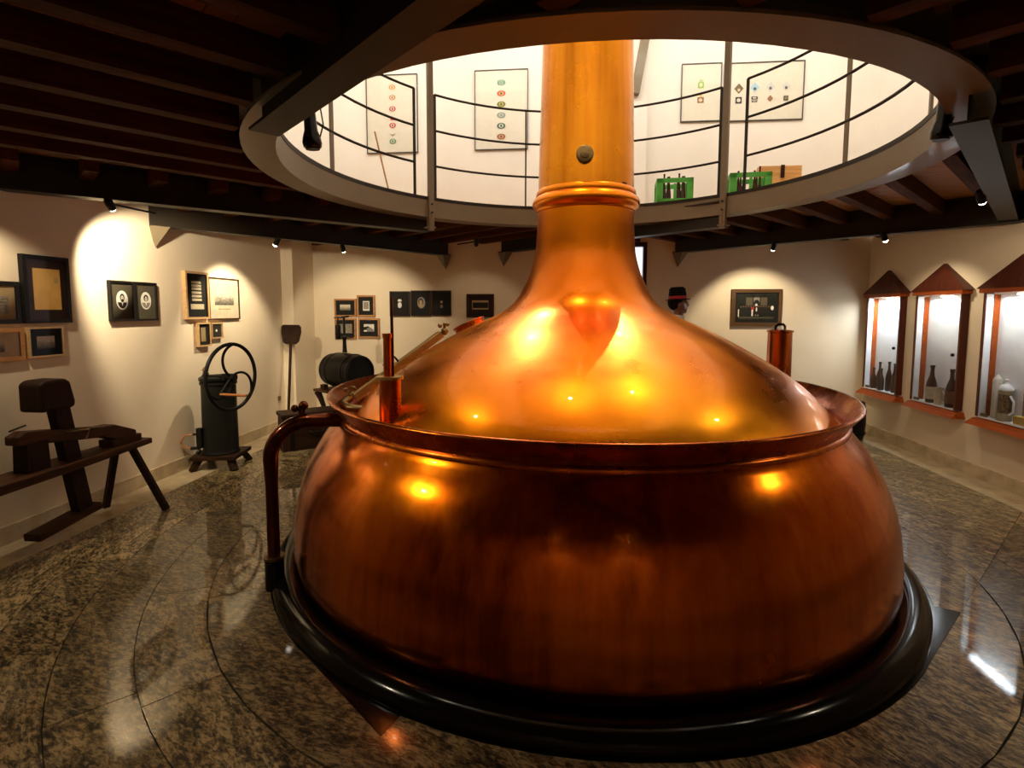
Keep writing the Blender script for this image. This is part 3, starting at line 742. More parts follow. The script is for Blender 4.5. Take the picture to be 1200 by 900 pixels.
picture('B', 2.112, 2.757, 1.396, 1.886, 'large bronze framed dark group photo of costumed people, above the tall copper cylinder', M['frame_gold'], .045, M['mat_dark'],
    [[('q', M['banquet'], -.78, .78, -.68, .70), ('q', flat('dim_window', (.09, .07, .035)), -.42, -.16, .12, .55), ('q', flat('dim_window', (.09, .07, .035)), .16, .42, .12, .55), ('q', M['print_grey'], -.12, .12, .15, .55), ('o', INK, 0, .22, .12, .2), ('o', PW, -.01, .14, .05, .08), ('q', M['mat_olive'], -.7, .7, -.6, -.5)] + bodies + heads +
     [('p', M['red_band'], [(-.22, .02), (-.10, .02), (-.12, -.2), (-.2, -.15)]), ('q', PW, -.20, -.14, -.46, -.12), ('q', PW, -.03, .02, -.2, 0), ('o', PW, .62, -.02, .06, .12), ('q', PW, -.74, -.70, -.5, -.1), ('q', PG, -.06, -.01, -.46, -.38), ('q', PG, .03, .08, -.46, -.38)]], .045, BB)
# label boards on the gallery wall
GP = 'white label boards on the gallery wall'
def lab(x, z, rx, rz, c, c2, core): 
    n = 'label_%d_%d_%d' % tuple(int(k * 99) for k in c)
    return [('o', flat(n, c), x, z, rx, rz), ('o', flat('label_in_%d_%d_%d' % tuple(int(k * 99) for k in c2), c2), x, z, rx * .55, rz * .72), ('q', flat('label_core_%d_%d_%d' % tuple(int(k * 99) for k in core), core), x - rx * .22, x + rx * .22, z - rz * .45, z + rz * .4)]
GR, RD, OR, OL, CR = (.10, .30, .16), (.62, .10, .05), (.75, .34, .10), (.20, .20, .04), (.62, .06, .09)
picture('B', -2.893, -2.165, 3.775, 4.828, 'label board farthest left on the gallery wall, with oval labels in orange, red and green', M['frame_alu'], .010, M['poster'],
    [lab(.02, z, .13, .068, c, (.75, .68, .5), k) for z, c, k in ((.68, OR, (.6, .2, .1)), (.42, (.55, .30, .14), (.4, .15, .1)), (.13, CR, (.1, .1, .1)), (-.29, CR, (.15, .1, .1)), (-.70, GR, (.05, .2, .1)))] + [[('q', flat('label_ribbon', CR), -.06, .14, -.16, -.12)], [('p', flat('label_tie', (.35, .3, .2)), [(-.12, -.50), (.02, -.56), (.16, -.50), (.02, -.53)])]], .03, GP)
picture('B', -1.370, -0.640, 3.783, 4.835, 'label board nearest the flue on its left, with six small oval labels', M['frame_alu'], .010, M['poster'],
    [lab(0, z, .16, .072, c, c2, k) for z, c, c2, k in ((.68, GR, (.6, .65, .55), (.05, .2, .1)), (.41, RD, (.7, .45, .2), (.2, .1, .05)), (.14, OL, (.55, .5, .12), (.1, .15, .05)), (-.13, (.28, .34, .28), (.55, .58, .5), (.25, .3, .25)), (-.40, (.06, .14, .08), (.65, .66, .55), (.05, .12, .07)), (-.67, (.42, .12, .05), (.6, .35, .2), (.15, .15, .08)))], .03, GP)
def sq(x, z, rx, rz, c, c2): return [('q', flat('label_sq_%d_%d_%d' % tuple(int(k * 99) for k in c), c), x - rx, x + rx, z - rz, z + rz), ('o', flat('label_sqin_%d_%d_%d' % tuple(int(k * 99) for k in c2), c2), x, z, rx * .6, rz * .6)]
def dia(x, z, r, rz, c, c2): return [('p', flat('label_dia_%d_%d_%d' % tuple(int(k * 99) for k in c), c), [(x - r, z), (x, z - rz), (x + r, z), (x, z + rz)]), ('o', flat('label_diain_%d_%d_%d' % tuple(int(k * 99) for k in c2), c2), x, z - rz * .25, r * .3, rz * .3)]
picture('B', 1.375, 1.885, 4.076, 4.812, 'narrow label board right of the flue, with one green and one orange label', M['frame_alu'], .010, M['poster'],
    [sq(-.02, .26, .15, .11, (.32, .55, .12), (.8, .8, .5)), [('q', flat('label_leaf', (.25, .5, .08)), -.10, .06, .40, .45)], sq(-.02, -.26, .16, .10, (.30, .15, .07), (.8, .6, .4)), [('o', flat('label_sun', (.85, .5, .08)), -.02, -.10, .08, .05)]], .03, GP)
picture('B', 1.917, 2.915, 4.065, 4.800, 'wide label board right of the flue, with diamond shaped labels in two rows', M['frame_alu'], .010, M['poster'],
    [dia(-.62, .12, .12, .18, (.20, .14, .07), (.7, .6, .4)), dia(-.22, .14, .12, .18, (.42, .64, .76), (.1, .1, .1)), dia(.17, .14, .12, .18, (.66, .66, .62), (.12, .12, .12)), dia(.56, .14, .12, .18, (.68, .68, .64), (.12, .12, .12)),
     sq(-.62, -.28, .08, .11, (.03, .03, .03), (.75, .72, .62)), sq(-.22, -.22, .08, .05, (.05, .05, .05), (.6, .6, .55)), sq(-.22, -.33, .07, .03, (.1, .1, .1), (.5, .5, .5)), dia(.17, -.25, .07, .11, (.30, .12, .05), (.1, .1, .05)), sq(.17, -.25, .03, .04, (.6, .35, .1), (.1, .1, .1)), sq(.56, -.26, .06, .08, (.10, .08, .06), (.25, .2, .1))], .03, GP)

# ------------------------------------------------------------------ display niches in the right wall
def niche(v, label, pw):
    t = thing('display_niche', label, 'display case', W(U1, v, 0), RZ_R, 'pointed display niches in the right wall'); P = 0.07; D = 0.07
    MB().box((0, D - .012, (NZ0 + NZ1) / 2), (HW * 2 - .01, .012, NZ1 - NZ0 - .01)).build('back_panel', M['white'], t)
    for sx, nm in ((-1, 'side_panel'), (1, 'side_panel')):
        MB().box((sx * (HW - .006), D / 2 - .005, (NZ0 + NZ1) / 2), (.012, D - .014, NZ1 - NZ0 - .01)).build(nm, M['cherry'], t)
    for sx in (-1, 1):
        mb = MB(); mats = [M['cherry_dark'], M['white']]
        mb.box((sx * (HW + .012), -P / 2, (NZ0 + NZ1) / 2 + .02), (.024, P, NZ1 - NZ0 + .02)); mb.build('jamb', M['cherry_dark'], t)
        MB().box((sx * (HW - .003), -P / 2 + .004, (NZ0 + NZ1) / 2), (.006, P - .01, NZ1 - NZ0)).build('lining', M['white'], t)
    MB().box((0, D / 2 - P / 2, NZ0 + .008), (HW * 2 - .03, D + P - .02, .014)).build('shelf', M['white'], t)
    mb = MB(); e = HW + .05; f = HW + .075
    mb.add([(-e, 0, NZ0 - .01), (e, 0, NZ0 - .01), (e, -P - .0, NZ0 - .01), (-e, -P, NZ0 - .01), (-f, 0, NZ0 - .07), (f, 0, NZ0 - .07), (f, -P - .06, NZ0 - .07), (-f, -P - .06, NZ0 - .07)], [(0, 1, 2, 3), (7, 6, 5, 4), (0, 4, 5, 1), (1, 5, 6, 2), (2, 6, 7, 3), (3, 7, 4, 0)])
    mb.build('sill', M['cherry'], t)
    mb = MB(); e = HW + .085
    mb.add([(-e, 0, NZ1 + .05), (e, 0, NZ1 + .05), (e, -P - .03, NZ1 + .05), (-e, -P - .03, NZ1 + .05), (0, 0, NZ1 + .335), (0, -P * .5, NZ1 + .335)], [(0, 1, 2, 3), (3, 2, 5), (0, 3, 5, 4), (2, 1, 4, 5), (1, 0, 4)])
    mb.build('hood', M['cherry_dark'], t)
    MB().box((0, -P / 2 - .01, NZ1 + .03), (HW * 2 + .10, P + .03, .04)).build('fascia', M['cherry'], t)
    MB().quad(-HW + .006, HW - .006, NZ0 + .02, NZ1 + .005, -P + .004).build('pane', M['pane'], t)
    MB().ball((HW - .05, -P - .008, 1.16), .018, 10, 8).build('knob', M['iron'], t, smooth=True)
    MB().box((0, .02, NZ1 - .006), (.16, .025, .012)).build('lamp_strip', M['lens'], t)
    MB().box((-HW + .055, -P + .022, NZ0 + .030), (.075, .014, .028)).build('caption_plate', M['brass_dark'], t)
    area_light('niche_lamp', W(U1, v, 0) + Matrix.Rotation(RZ_R, 3, 'Z') @ Vector((0, -.01, NZ1 - .03)), .5, pw, (0.80, 0.90, 1.0), (0, 0, RZ_R), .07)
    return t
niche(NICHE_V[0], 'pointed display niche in the far corner of the right wall, brightest, holding five brown bottles', 11)
niche(NICHE_V[1], 'middle pointed display niche of the right wall, holding two labelled bottles', 3.4)
niche(NICHE_V[2], 'nearest pointed display niche, cut by the right photo edge, holding a painted stein', 3.6)
def in_niche(v, x, y, z=NZ0 + .0155): return W(U1, v, 0) + Matrix.Rotation(RZ_R, 3, 'Z') @ Vector((x, y, z))
def bottle_mesh(h=.30, r=.038):
    prof = [(0, 0), (r * .9, .0), (r, .008), (r, h * .45), (r * .85, h * .56), (r * .42, h * .74), (r * .36, h * .92), (r * .42, h * .93), (r * .42, h), (0, h)]
    return MB().lathe(prof, seg=18)
def bottle(loc, label, h=.30, r=.038, belt=None, group='brown bottles in the display niches'):
    t = thing('bottle', label, 'bottle', loc, 0, group)
    bottle_mesh(h, r).build('glass', M['bottle'], t, smooth=True)
    MB().cyl((0, 0, h - .012), (0, 0, h + .003), r * .46, seg=12).build('stopper', M['iron'], t)
    if belt: MB().lathe([(r + .001, h * .10), (r + .0015, h * .11), (r + .0015, h * .42), (r + .001, h * .43)], seg=18).build('label_band', belt, t, smooth=True)
    return t
N0 = NICHE_V[0]
for x, y, h, lb in ((-.20, -.02, .26, 'short brown bottle farthest left in the corner niche'), (-.135, .015, .34, 'tall brown bottle second from left in the corner niche'), (-.02, -.03, .27, 'short brown bottle in front at the middle of the corner niche'), (.06, .015, .36, 'tallest brown bottle behind the middle of the corner niche'), (.20, .0, .35, 'brown bottle farthest right in the corner niche')):
    bottle(in_niche(N0, x, y), lb, h, .036)
bt = paper_print('bottle_label', (.62, .55, .38), (.05, .06, .03))
N1 = NICHE_V[1]
bottle(in_niche(N1, -.10, -.01), 'brown bottle with a cream paper label, left in the middle niche', .40, .050, bt)
bottle(in_niche(N1, .20, -.01), 'brown bottle with a plain red brown label, right in the middle niche', .39, .050, flat('red_brown_label', (.17, .05, .02)))
jug = thing('ceramic_jug', 'small cream patterned jug with handle between the two bottles, middle niche', 'jug', in_niche(N1, .035, -.012), RZ_R); 
MB().lathe([(0, 0), (.042, 0), (.046, .02), (.046, .13), (.04, .16), (.042, .18), (.036, .18), (.036, .02), (0, .02)], seg=20).build('body', bt, jug, smooth=True)
MB().tube([(.045 * 1, 0, .04), (.075, 0, .06), (.08, 0, .11), (.045, 0, .145)], .007, 8).build('handle', bt, jug, smooth=True)
N2 = NICHE_V[2]
st = thing('beer_stein', 'tall painted stein with a white lid in the nearest niche', 'stein', in_niche(N2, -.10, -.006), RZ_R)
MB().lathe([(0, 0), (.054, 0), (.054, .03), (.05, .04), (.05, .25), (.053, .26), (.053, .275), (0, .275)], seg=24).build('body', paper_print('stein_ground', (.40, .34, .20), (.03, .05, .02)), st, smooth=True)
MB().lathe([(.0505, .07), (.0512, .075), (.0512, .235), (.0505, .24)], seg=24).build('painted_band', picture_print('stein_scene', (.02, .025, .012), (.34, .22, .10), 6, False), st, smooth=True)
MB().lathe([(.054, .275), (.054, .29), (.036, .32), (.018, .335), (.014, .355), (.02, .37), (0, .378)], seg=24).build('lid', M['white'], st, smooth=True)
MB().tube([(.05, 0, .06), (.09, 0, .09), (.093, 0, .18), (.052, 0, .23)], .009, 8).build('handle', M['white'], st, smooth=True)
s2 = thing('beer_stein', 'second painted stein behind the tall one in the nearest niche', 'stein', in_niche(N2, -.225, .012), RZ_R)
MB().lathe([(0, 0), (.036, 0), (.036, .36), (.03, .37), (.01, .40), (0, .41)], seg=20).build('body', paper_print('stein_ground_pale', (.55, .50, .40), (.05, .08, .04)), s2, smooth=True)
bx = thing('picture_card', 'small standing card with a yellow base, right of the painted stein', 'card', in_niche(N2, .15, .0), RZ_R)
MB().box((0, .03, .17), (.20, .015, .20)).build('card', M['view2'], bx); MB().box((0, 0, .035), (.22, .08, .07)).build('base', flat('yellow_card', (.62, .42, .08)), bx)

# ------------------------------------------------------------------ spotlights
def aim_rot(d): return Vector(d).to_track_quat('-Z', 'Y')
def spotlight(loc, target, label, power, angle, arm=None, lens=True, blend=.5, color=WARM, size=.028, ln=.09, mat='iron', group='spotlights under the gallery beams'):
    loc = Vector(loc); d = (Vector(target) - loc).normalized()
    t = thing('spotlight', label, 'lamp', loc, 0, group)
    MB().lathe([(size * .7, -ln), (size, -ln * .8), (size, 0.0), (size * .93, .006), (size * .93, 0.0)], (0, 0, 0), 18, d).build('lamp_head', M[mat], t, smooth=True)
    MB().lathe([(size * .92, .002), (size * .86, .010), (size * .6, .020), (size * .25, .025), (0, .026)], (0, 0, 0), 16, d).build('lens', M['lens'] if lens else M['iron'], t, smooth=True)
    if arm is not None:
        MB().tube([-d * ln * .5, Vector(arm) - loc], .008, 8).build('arm', M[mat], t)
    spot('spot_lamp', loc + d * .032, target, power, angle, blend, color, .025)
    return t
def Lw(v, z): return W(U0, v, z)
def Bw(u, z): return W(u, V1, z)
def Rw(v, z): return W(U1, v, z)
# left wall
spotlight(W(-3.46, -1.05, 2.33), Lw(-.8, 1.35), 'black spotlight tucked under the beam at the left photo edge', 42, 105, arm=W(-3.46, -1.05, 2.40))
spotlight(W(-3.42, -.20, 2.335), Lw(.98, 1.55), 'black spotlight on a cranked arm above the two oval portraits', 165, 92, arm=W(-3.42, .22, 2.37))
spotlight(W(-3.22, 1.68, 2.295), Lw(1.85, 1.25), 'lit spotlight on the beam above the town view print', 105, 90, arm=W(-3.22, 1.68, 2.355))
# back wall
spotlight(W(-2.73, 2.31, 2.295), Bw(-2.95, 1.1), 'lit spotlight on the beam above the group of four pictures', 62, 95, arm=W(-2.73, 2.31, 2.355))
spotlight(W(-1.19, 2.60, 2.385), Bw(-1.4, 1.0), 'black spotlight on a short arm between the two back brackets', 8, 90, arm=W(-1.42, 2.60, 2.39), lens=False)
spotlight(W(2.29, 2.70, 2.315), Bw(2.40, 1.2), 'small lamp on the beam above the bronze framed group photo', 72, 90, arm=W(2.29, 2.70, 2.375))
# right wall
spotlight(W(3.10, 1.95, 2.315), Rw(2.2, .8), 'small lamp on the beam facing the corner niche', 30, 105, arm=W(3.10, 1.95, 2.375))
spotlight(W(2.75, .2, 2.36), Rw(1.2, .9), 'small lamp under the gallery facing the nearest niche', 40, 105, arm=W(2.75, .2, 2.45))
# long hanging spots inside the ring, aimed at the kettle
def hanging_lamp(loc, label, tilt, target, power):
    t = thing('hanging_lamp', label, 'lamp', loc, 0, 'long black spots hung inside the ring')
    mb = MB(); mb.lathe([(0, .0), (.030, .0), (.043, .010), (.047, .03), (.043, .055), (.032, .09), (.027, .22), (.027, .30), (.012, .31), (0.0, .31)], (0, 0, 0), 24, tilt); mb.build('lamp_housing', M['black_gloss'], t, smooth=True)
    mb = MB(); mb.lathe([(0, -.002), (.034, -.002), (.034, .004), (0, .004)], (0, 0, 0), 18, tilt); mb.build('lamp_glass', M['iron'], t)
    tv = Vector(tilt).normalized()
    MB().tube([tv * .28 + Vector((.0, 0, 0)), tv * .30 + Vector((-.05, 0, .03))], .008, 8).build('hanger', M['steel_dark'], t)
    MB().tube([Vector((.035, 0, .05)), Vector((.055, 0, .12)), tv * .27 + Vector((.05, 0, 0)), tv * .30], .004, 6).build('cable', M['iron'], t)
    spot('spot_lamp', Vector(loc) - tv * .02, target, power, 100, .6, WARM, .03)
    return t
hanging_lamp((-1.50, -1.10, 2.40), 'long black lamp hanging inside the left end of the ring', (-.05, -.06, 1), (-1.0, -.6, 1.2), 10)
hanging_lamp((1.51, -1.27, 2.40), 'long black lamp hanging inside the right end of the ring', (.03, -.03, 1), (1.0, -.7, 1.2), 10)
# lamps nearer the viewer that light the front of the kettle and the floor, plus an added pair on the front wall
for sx_, sy_, pw_, lb in ((-1.35, 2.3, 380, 'high gallery spotlight above the six oval labels'), (1.05, 2.2, 380, 'high gallery spotlight above the green crates'), (-.32, -.75, 130, 'high gallery spotlight in front of the flue'), (1.2, -.3, 100, 'high gallery spotlight right of the flue')):
    p_ = W(sx_, sy_, 5.2); spotlight(p_, (sx_ * .25, -.45, 1.4), lb, pw_, 36, arm=p_ + Vector((0, 0, .8)), blend=.8, group='spotlights under the gallery roof')
spotlight(W(-.6, -4.25, 2.40), W(-.5, V0, 1.2), 'added spotlight washing the front wall behind the viewer, on the left', 13, 80, arm=W(-.6, -4.25, 2.56), blend=.5)  # unseen pair added so the lit front wall reflects warmly in the copper
spotlight(W(.9, -4.25, 2.40), W(.95, V0, 1.2), 'added spotlight washing the front wall behind the viewer, on the right', 13, 80, arm=W(.9, -4.25, 2.56), blend=.5)
spotlight(W(-2.9, -2.3, 2.42), (-1.9, -1.0, .6), 'spotlight under the gallery near the left front corner', 62, 85, arm=W(-2.9, -2.3, 2.56), blend=.7)
spotlight(W(2.9, -1.6, 2.42), (1.9, -.8, .6), 'spotlight under the gallery near the right front corner', 62, 85, arm=W(2.9, -1.6, 2.56), blend=.7)

# ------------------------------------------------------------------ exhibits on the left
# shaving horse (u axis -3.55, plank along v)
sh = thing('shaving_horse', 'old dark wooden shaving horse bench with a clamping head, along the left wall', 'bench', W(-3.55, -.5, 0), -A0)
def L3(u, v, z): return Vector((u + 3.55, v + .5, z))       # local from room coordinates
mb = MB(); mb.add([L3(-3.67, -1.55, .485), L3(-3.43, -1.55, .485), L3(-3.43, -.6, .50), L3(-3.45, .10, .515), L3(-3.65, .10, .515), L3(-3.67, -.6, .50),
                   L3(-3.67, -1.55, .545), L3(-3.43, -1.55, .545), L3(-3.43, -.6, .56), L3(-3.45, .10, .56), L3(-3.65, .10, .56), L3(-3.67, -.6, .56)],
                  [(5, 4, 3, 2, 1, 0), (6, 7, 8, 9, 10, 11)] + [(i, (i + 1) % 6, 6 + (i + 1) % 6, 6 + i) for i in range(6)])
mb.build('seat_plank', M['oldwood_y'], sh, bevel=.008)
MB().bar(L3(-3.50, -.05, .50), L3(-3.285, .005, 0), .042, .042).build('leg', M['oldwood_z'], sh)
MB().bar(L3(-3.60, -.10, .50), L3(-3.80, -.005, 0), .042, .042).build('leg', M['oldwood_z'], sh)
MB().bar(L3(-3.50, -1.45, .50), L3(-3.30, -1.55, 0), .042, .042).build('leg', M['oldwood_z'], sh)
MB().bar(L3(-3.60, -1.45, .50), L3(-3.80, -1.55, 0), .042, .042).build('leg', M['oldwood_z'], sh)
mb = MB(); mb.add([L3(u, v, z) for v, z0, z1 in ((-.92, .745, .80), (-.86, .735, .825), (-.30, .655, .735), (-.20, .615, .73), (-.02, .60, .655), (0.0, .605, .645)) for u, z in ((-3.60, z0), (-3.50, z0), (-3.50, z1), (-3.60, z1))],
   [(0, 1, 2, 3), (20, 23, 22, 21)] + [(4 * i + a, 4 * i + (a + 1) % 4, 4 * i + 4 + (a + 1) % 4, 4 * i + 4 + a) for i in range(5) for a in range(4)])
mb.build('bridge', M['oldwood_y'], sh, bevel=.008)
MB().box(L3(-3.55, -.80, .65), (.11, .15, .19), taper=.93).build('bridge_block', M['oldwood_z'], sh)
MB().box(L3(-3.55, -.10, .585), (.13, .26, .055)).build('bridge_foot', M['oldwood_y'], sh)
arm = MB().bar(L3(-3.55, -.46, .14), L3(-3.55, -.60, .95), .07, .115, up=(0, 1, 0)).build('swing_arm', M['oldwood_z'], sh, bevel=.006)
hd = MB(); pr = [(-.13, -.10), (.12, -.10), (.135, -.06), (.10, .10), (.06, .125), (-.09, .125), (-.13, .10)]
hd.prism(pr, -.085, .085, lambda p: L3(-3.55 + p.z, -.665 + p.x * .93, 1.02 + p.y * .92)); hd.build('clamp_head', M['oldwood_z'], arm, bevel=.018)
MB().bar(L3(-3.55, -.84, .115), L3(-3.55, -.36, .165), .12, .05).build('treadle', M['oldwood_y'], arm, bevel=.006)
MB().tube([L3(-3.60, -.78, .845), L3(-3.50, -.97, .85)], .006, 6).build('pin', M['iron'], sh)
MB().tube([L3(-3.49, -.62, .765), L3(-3.40, -.52, .765), L3(-3.40, -.55, .71)], .007, 6).build('peg', M['brass_dark'], sh)

# flywheel pump
pc = Vector((-3.48, 1.54, 0))
pump = thing('flywheel_pump', 'black upright cylinder pump with a big spoked flywheel, on a low footed stand', 'pump', pc, 0)
mb = MB(); mb.box((0, 0, .125), (.43, .43, .035), radians(6)); mb.build('base_plate', M['oldwood'], pump)
for sx, sy in ((-1, -1), (1, -1), (1, 1), (-1, 1)):
    R_ = Matrix.Rotation(radians(6), 3, 'Z'); p = R_ @ Vector((sx * .15, sy * .15, .11)); q = R_ @ Vector((sx * .20, sy * .20, 0))
    MB().bar(p, q, .065, .05).build('leg', M['oldwood_z'], pump)
cy_ = MB().lathe([(0, .14), (.172, .14), (.178, .155), (.172, .17), (.166, .19), (.160, .84), (.172, .85), (.172, .87), (.158, .88), (0, .885)], seg=40).build('cylinder', M['iron_green'], pump, smooth=True, angle=35)
MB().lathe([(.172, .885), (.176, .89), (.176, .915), (.15, .93), (.12, .93), (.12, .885)], seg=40, close=True).build('top_rim', M['iron'], cy_, smooth=True)
fn = Vector((.97, -.243, 0)).normalized(); wc = Vector((-3.265, 1.39, .935)) - pc; tx = Vector((.243, .97, 0)); uz = Vector((0, 0, 1))
wh = MB(); wh.tube([wc + (tx * cos(a) + uz * sin(a)) * .325 for a in [2 * pi * i / 48 for i in range(48)]], .018, 10, True)
wheel = wh.build('flywheel', M['iron'], pump, smooth=True)
for k in range(3):
    a0 = radians(150 - 120 * k); pts = []
    for i in range(13):
        q = i / 12; a = a0 - 1.15 * q; r = .03 + .29 * q + .05 * sin(pi * q)
        pts.append(wc + (tx * cos(a) + uz * sin(a)) * min(r, .325))
    MB().tube(pts, .013, 8).build('spoke', M['iron'], wheel, smooth=True)
MB().cyl(wc + fn * .04, wc - fn * .04, .036, seg=16).build('hub', M['iron'], wheel, smooth=True)
h0 = wc - tx * .155 - uz * .15
MB().tube([h0, h0 + fn * .06, h0 + fn * .30], [.010, .014, .012], 10).build('crank_handle', M['rust'], wheel, smooth=True)
MB().tube([wc, h0], .012, 8).build('crank_arm', M['iron'], wheel, smooth=True)
MB().cyl(wc - fn * .03, wc - fn * .34, .014, seg=10).build('axle', M['iron'], pump, smooth=True)
for dq in (.09, .30):
    c0 = wc - fn * dq; MB().bar(Vector((c0.x, c0.y, .90)), Vector((c0.x, c0.y, .965)), .045, .03).build('bearing', M['iron'], pump)
MB().lathe([(.02, 0), (.028, .02), (.02, .06), (.03, .07), (.012, .10), (0, .105)], Vector((-.10, -.05, .92)), 14).build('oil_cup', M['brass_dark'], pump, smooth=True)
vx = Vector((-.13, -.14, 0))
mb = MB(); mb.box(vx + Vector((0, 0, .32)), (.05, .05, .20)); mb.cyl(vx + Vector((0, 0, .20)), vx + Vector((-.02, -.03, .17)), .02, seg=10); mb.cyl(vx + Vector((-.06, -.02, .36)), vx + Vector((0, 0, .36)), .012, seg=8); mb.cyl(vx + Vector((-.08, -.03, .22)), vx + Vector((0, 0, .22)), .016, seg=8)
mb.build('valve_block', M['iron'], pump)
MB().tube([vx + Vector((-.06, -.02, .36)), vx + Vector((-.12, -.05, .355)), vx + Vector((-.16, -.06, .29)), vx + Vector((-.13, -.05, .235)), vx + Vector((-.08, -.03, .22))], .009, 8).build('hose', M['rust'], pump, smooth=True)

# malt shovel leaning on the corner pier
top = W(-3.745, 2.955, 1.395); foot = W(-3.66, 2.62, .012); dd = (foot - top).normalized()
sv = thing('malt_shovel', 'dark wooden malt shovel leaning blade up against the corner pier', 'shovel', foot)
sx = W(1, 0) - W(0, 0)
blade = [(-.115, 0), (-.135, -.02), (-.135, -.10), (-.105, -.235), (-.075, -.26), (.075, -.26), (.115, -.22), (.14, -.10), (.135, -.03), (.11, 0)]
nb = sx.cross(dd).normalized()
mb = MB(); mb.prism(blade, -.012, .012, lambda p: (top - foot) + sx * p.x - dd * p.y + nb * p.z); mb.build('blade', M['oldwood_z'], sv, bevel=.005)
MB().tube([(top - foot) + dd * .22, Vector((0, 0, 0))], .018, 10).build('handle', M['oldwood_z'], sv, smooth=True)

# dark chest behind the outlet pipe
ch = thing('wooden_chest', 'dark low wooden chest on the floor behind the outlet pipe', 'chest', Vector((-3.06, 2.04, 0)), radians(33))
MB().box((.31, .15, .19), (.62, .30, .38)).build('body', M['oldwood'], ch, bevel=.008)
MB().box((.31, .15, .405), (.65, .33, .045)).build('lid', M['oldwood'], ch, bevel=.01)
MB().tube([(.28, -.012, .22), (.30, -.04, .20), (.42, -.04, .20), (.44, -.012, .22)], .008, 8).build('handle', M['iron'], ch)
for x in (.10, .52): MB().box((x, -.004, .20), (.04, .008, .37)).build('iron_strap', M['iron'], ch)

# barrel with hand pump on a wooden stand
bc = W(-2.86, 2.62, 0); bax = Vector((cos(radians(-38)), sin(radians(-38)), 0)); bside = Vector((-bax.y, bax.x, 0))
bs = thing('barrel_stand', 'dark wooden trestle stand carrying the black barrel', 'stand', bc, atan2(bax.y, bax.x))
MB().box((0, 0, .575), (.78, .46, .035)).build('top_board', M['oldwood_y'], bs, bevel=.006)
for s in (-1, 1):
    MB().box((s * .2, .19, .625), (.08, .06, .065)).build('chock', M['oldwood'], bs); MB().box((s * .2, -.19, .625), (.08, .06, .065)).build('chock', M['oldwood'], bs)
for sx_ in (-1, 1):
    for sy_ in (-1, 1):
        MB().tube([(sx_ * .34, sy_ * .20, .56), (sx_ * .30, sy_ * .18, .47), (sx_ * .26, sy_ * .17, .38), (sx_ * .25, sy_ * .17, 0)], [.045, .036, .03, .026], 8).build('leg', M['oldwood_z'], bs, smooth=True)
MB().box((0, 0, .18), (.50, .04, .05)).build('stretcher', M['oldwood'], bs)
bl = thing('barrel', 'black wooden barrel lying on the trestle stand near the back wall', 'barrel', bc + Vector((0, 0, .83)))
MB().lathe([(0, -.29), (.18, -.29), (.18, -.31), (.195, -.31), (.215, -.18), (.226, 0), (.215, .18), (.195, .31), (.18, .31), (.18, .29), (0, .29)], (0, 0, 0), 40, bax).build('staves', M['black_paint'], bl, smooth=True, angle=30)
for z, r in ((-.27, .203), (-.16, .219), (.16, .219), (.27, .203)):
    MB().lathe([(r - .004, z - .02), (r + .003, z - .02), (r + .003, z + .02), (r - .004, z + .02)], (0, 0, 0), 40, bax, close=True).build('hoop', M['iron'], bl, smooth=True)
hp_ = thing('barrel_pump', 'black hand pump standing upright in the top of the barrel', 'pump', bc + Vector((-.02, .02, 1.058)))
MB().lathe([(.032, 0), (.026, .05), (.022, .16), (.034, .18), (.034, .20), (.014, .22), (.014, .44), (.0, .445)], seg=16).build('column', M['iron'], hp_, smooth=True)
MB().lathe([(.0, 0), (.03, 0), (.034, .01), (.034, .16), (.03, .18), (.008, .19), (.008, .27), (0, .27)], (-.075, -.01, .17), 16).build('air_pump', M['iron'], hp_, smooth=True)
MB().bar((-.10, -.01, .175), (.11, 0, .19), .014).build('cross_bar', M['iron'], hp_)
MB().bar((-.12, -.01, .44), (-.03, -.01, .44), .014).build('grip', M['iron'], hp_)
MB().tube([(-.03, 0, .445), (.06, 0, .455)], .012, 8).build('lever', M['iron'], hp_)

# ------------------------------------------------------------------ right side behind the kettle
ct = thing('copper_cylinder', 'tall slim red copper cylinder with a strap handle, standing behind the dome on the right', 'container', Vector((2.43, 2.0, 0)))
MB().lathe([(0, .0), (.13, .0), (.127, .02), (.124, 1.36), (.133, 1.37), (.133, 1.385), (.12, 1.39), (.0, 1.40)], seg=40).build('body', M['copper_red'], ct, smooth=True, angle=35)
MB().tube([Vector((-.055, 0, 1.385)), Vector((-.05, 0, 1.43)), Vector((-.02, 0, 1.452)), Vector((.03, 0, 1.452)), Vector((.05, 0, 1.43)), Vector((.055, 0, 1.385))], .014, 8).build('handle', M['copper_dark'], ct, smooth=True)
kg = thing('keg', 'black upright keg standing in the right corner, mostly hidden by the kettle rim', 'keg', Vector((3.74, 2.80, 0)))
MB().lathe([(0, 0), (.16, 0), (.175, .06), (.185, .22), (.18, .38), (.165, .45), (.165, .47), (.15, .47), (.15, .445), (0, .445)], seg=32).build('body', M['black_paint'], kg, smooth=True)
for z in (.09, .36): MB().lathe([(.176, z - .014), (.188, z - .012), (.188, z + .012), (.176, z + .014)], seg=32, close=True).build('hoop', M['iron'], kg, smooth=True)

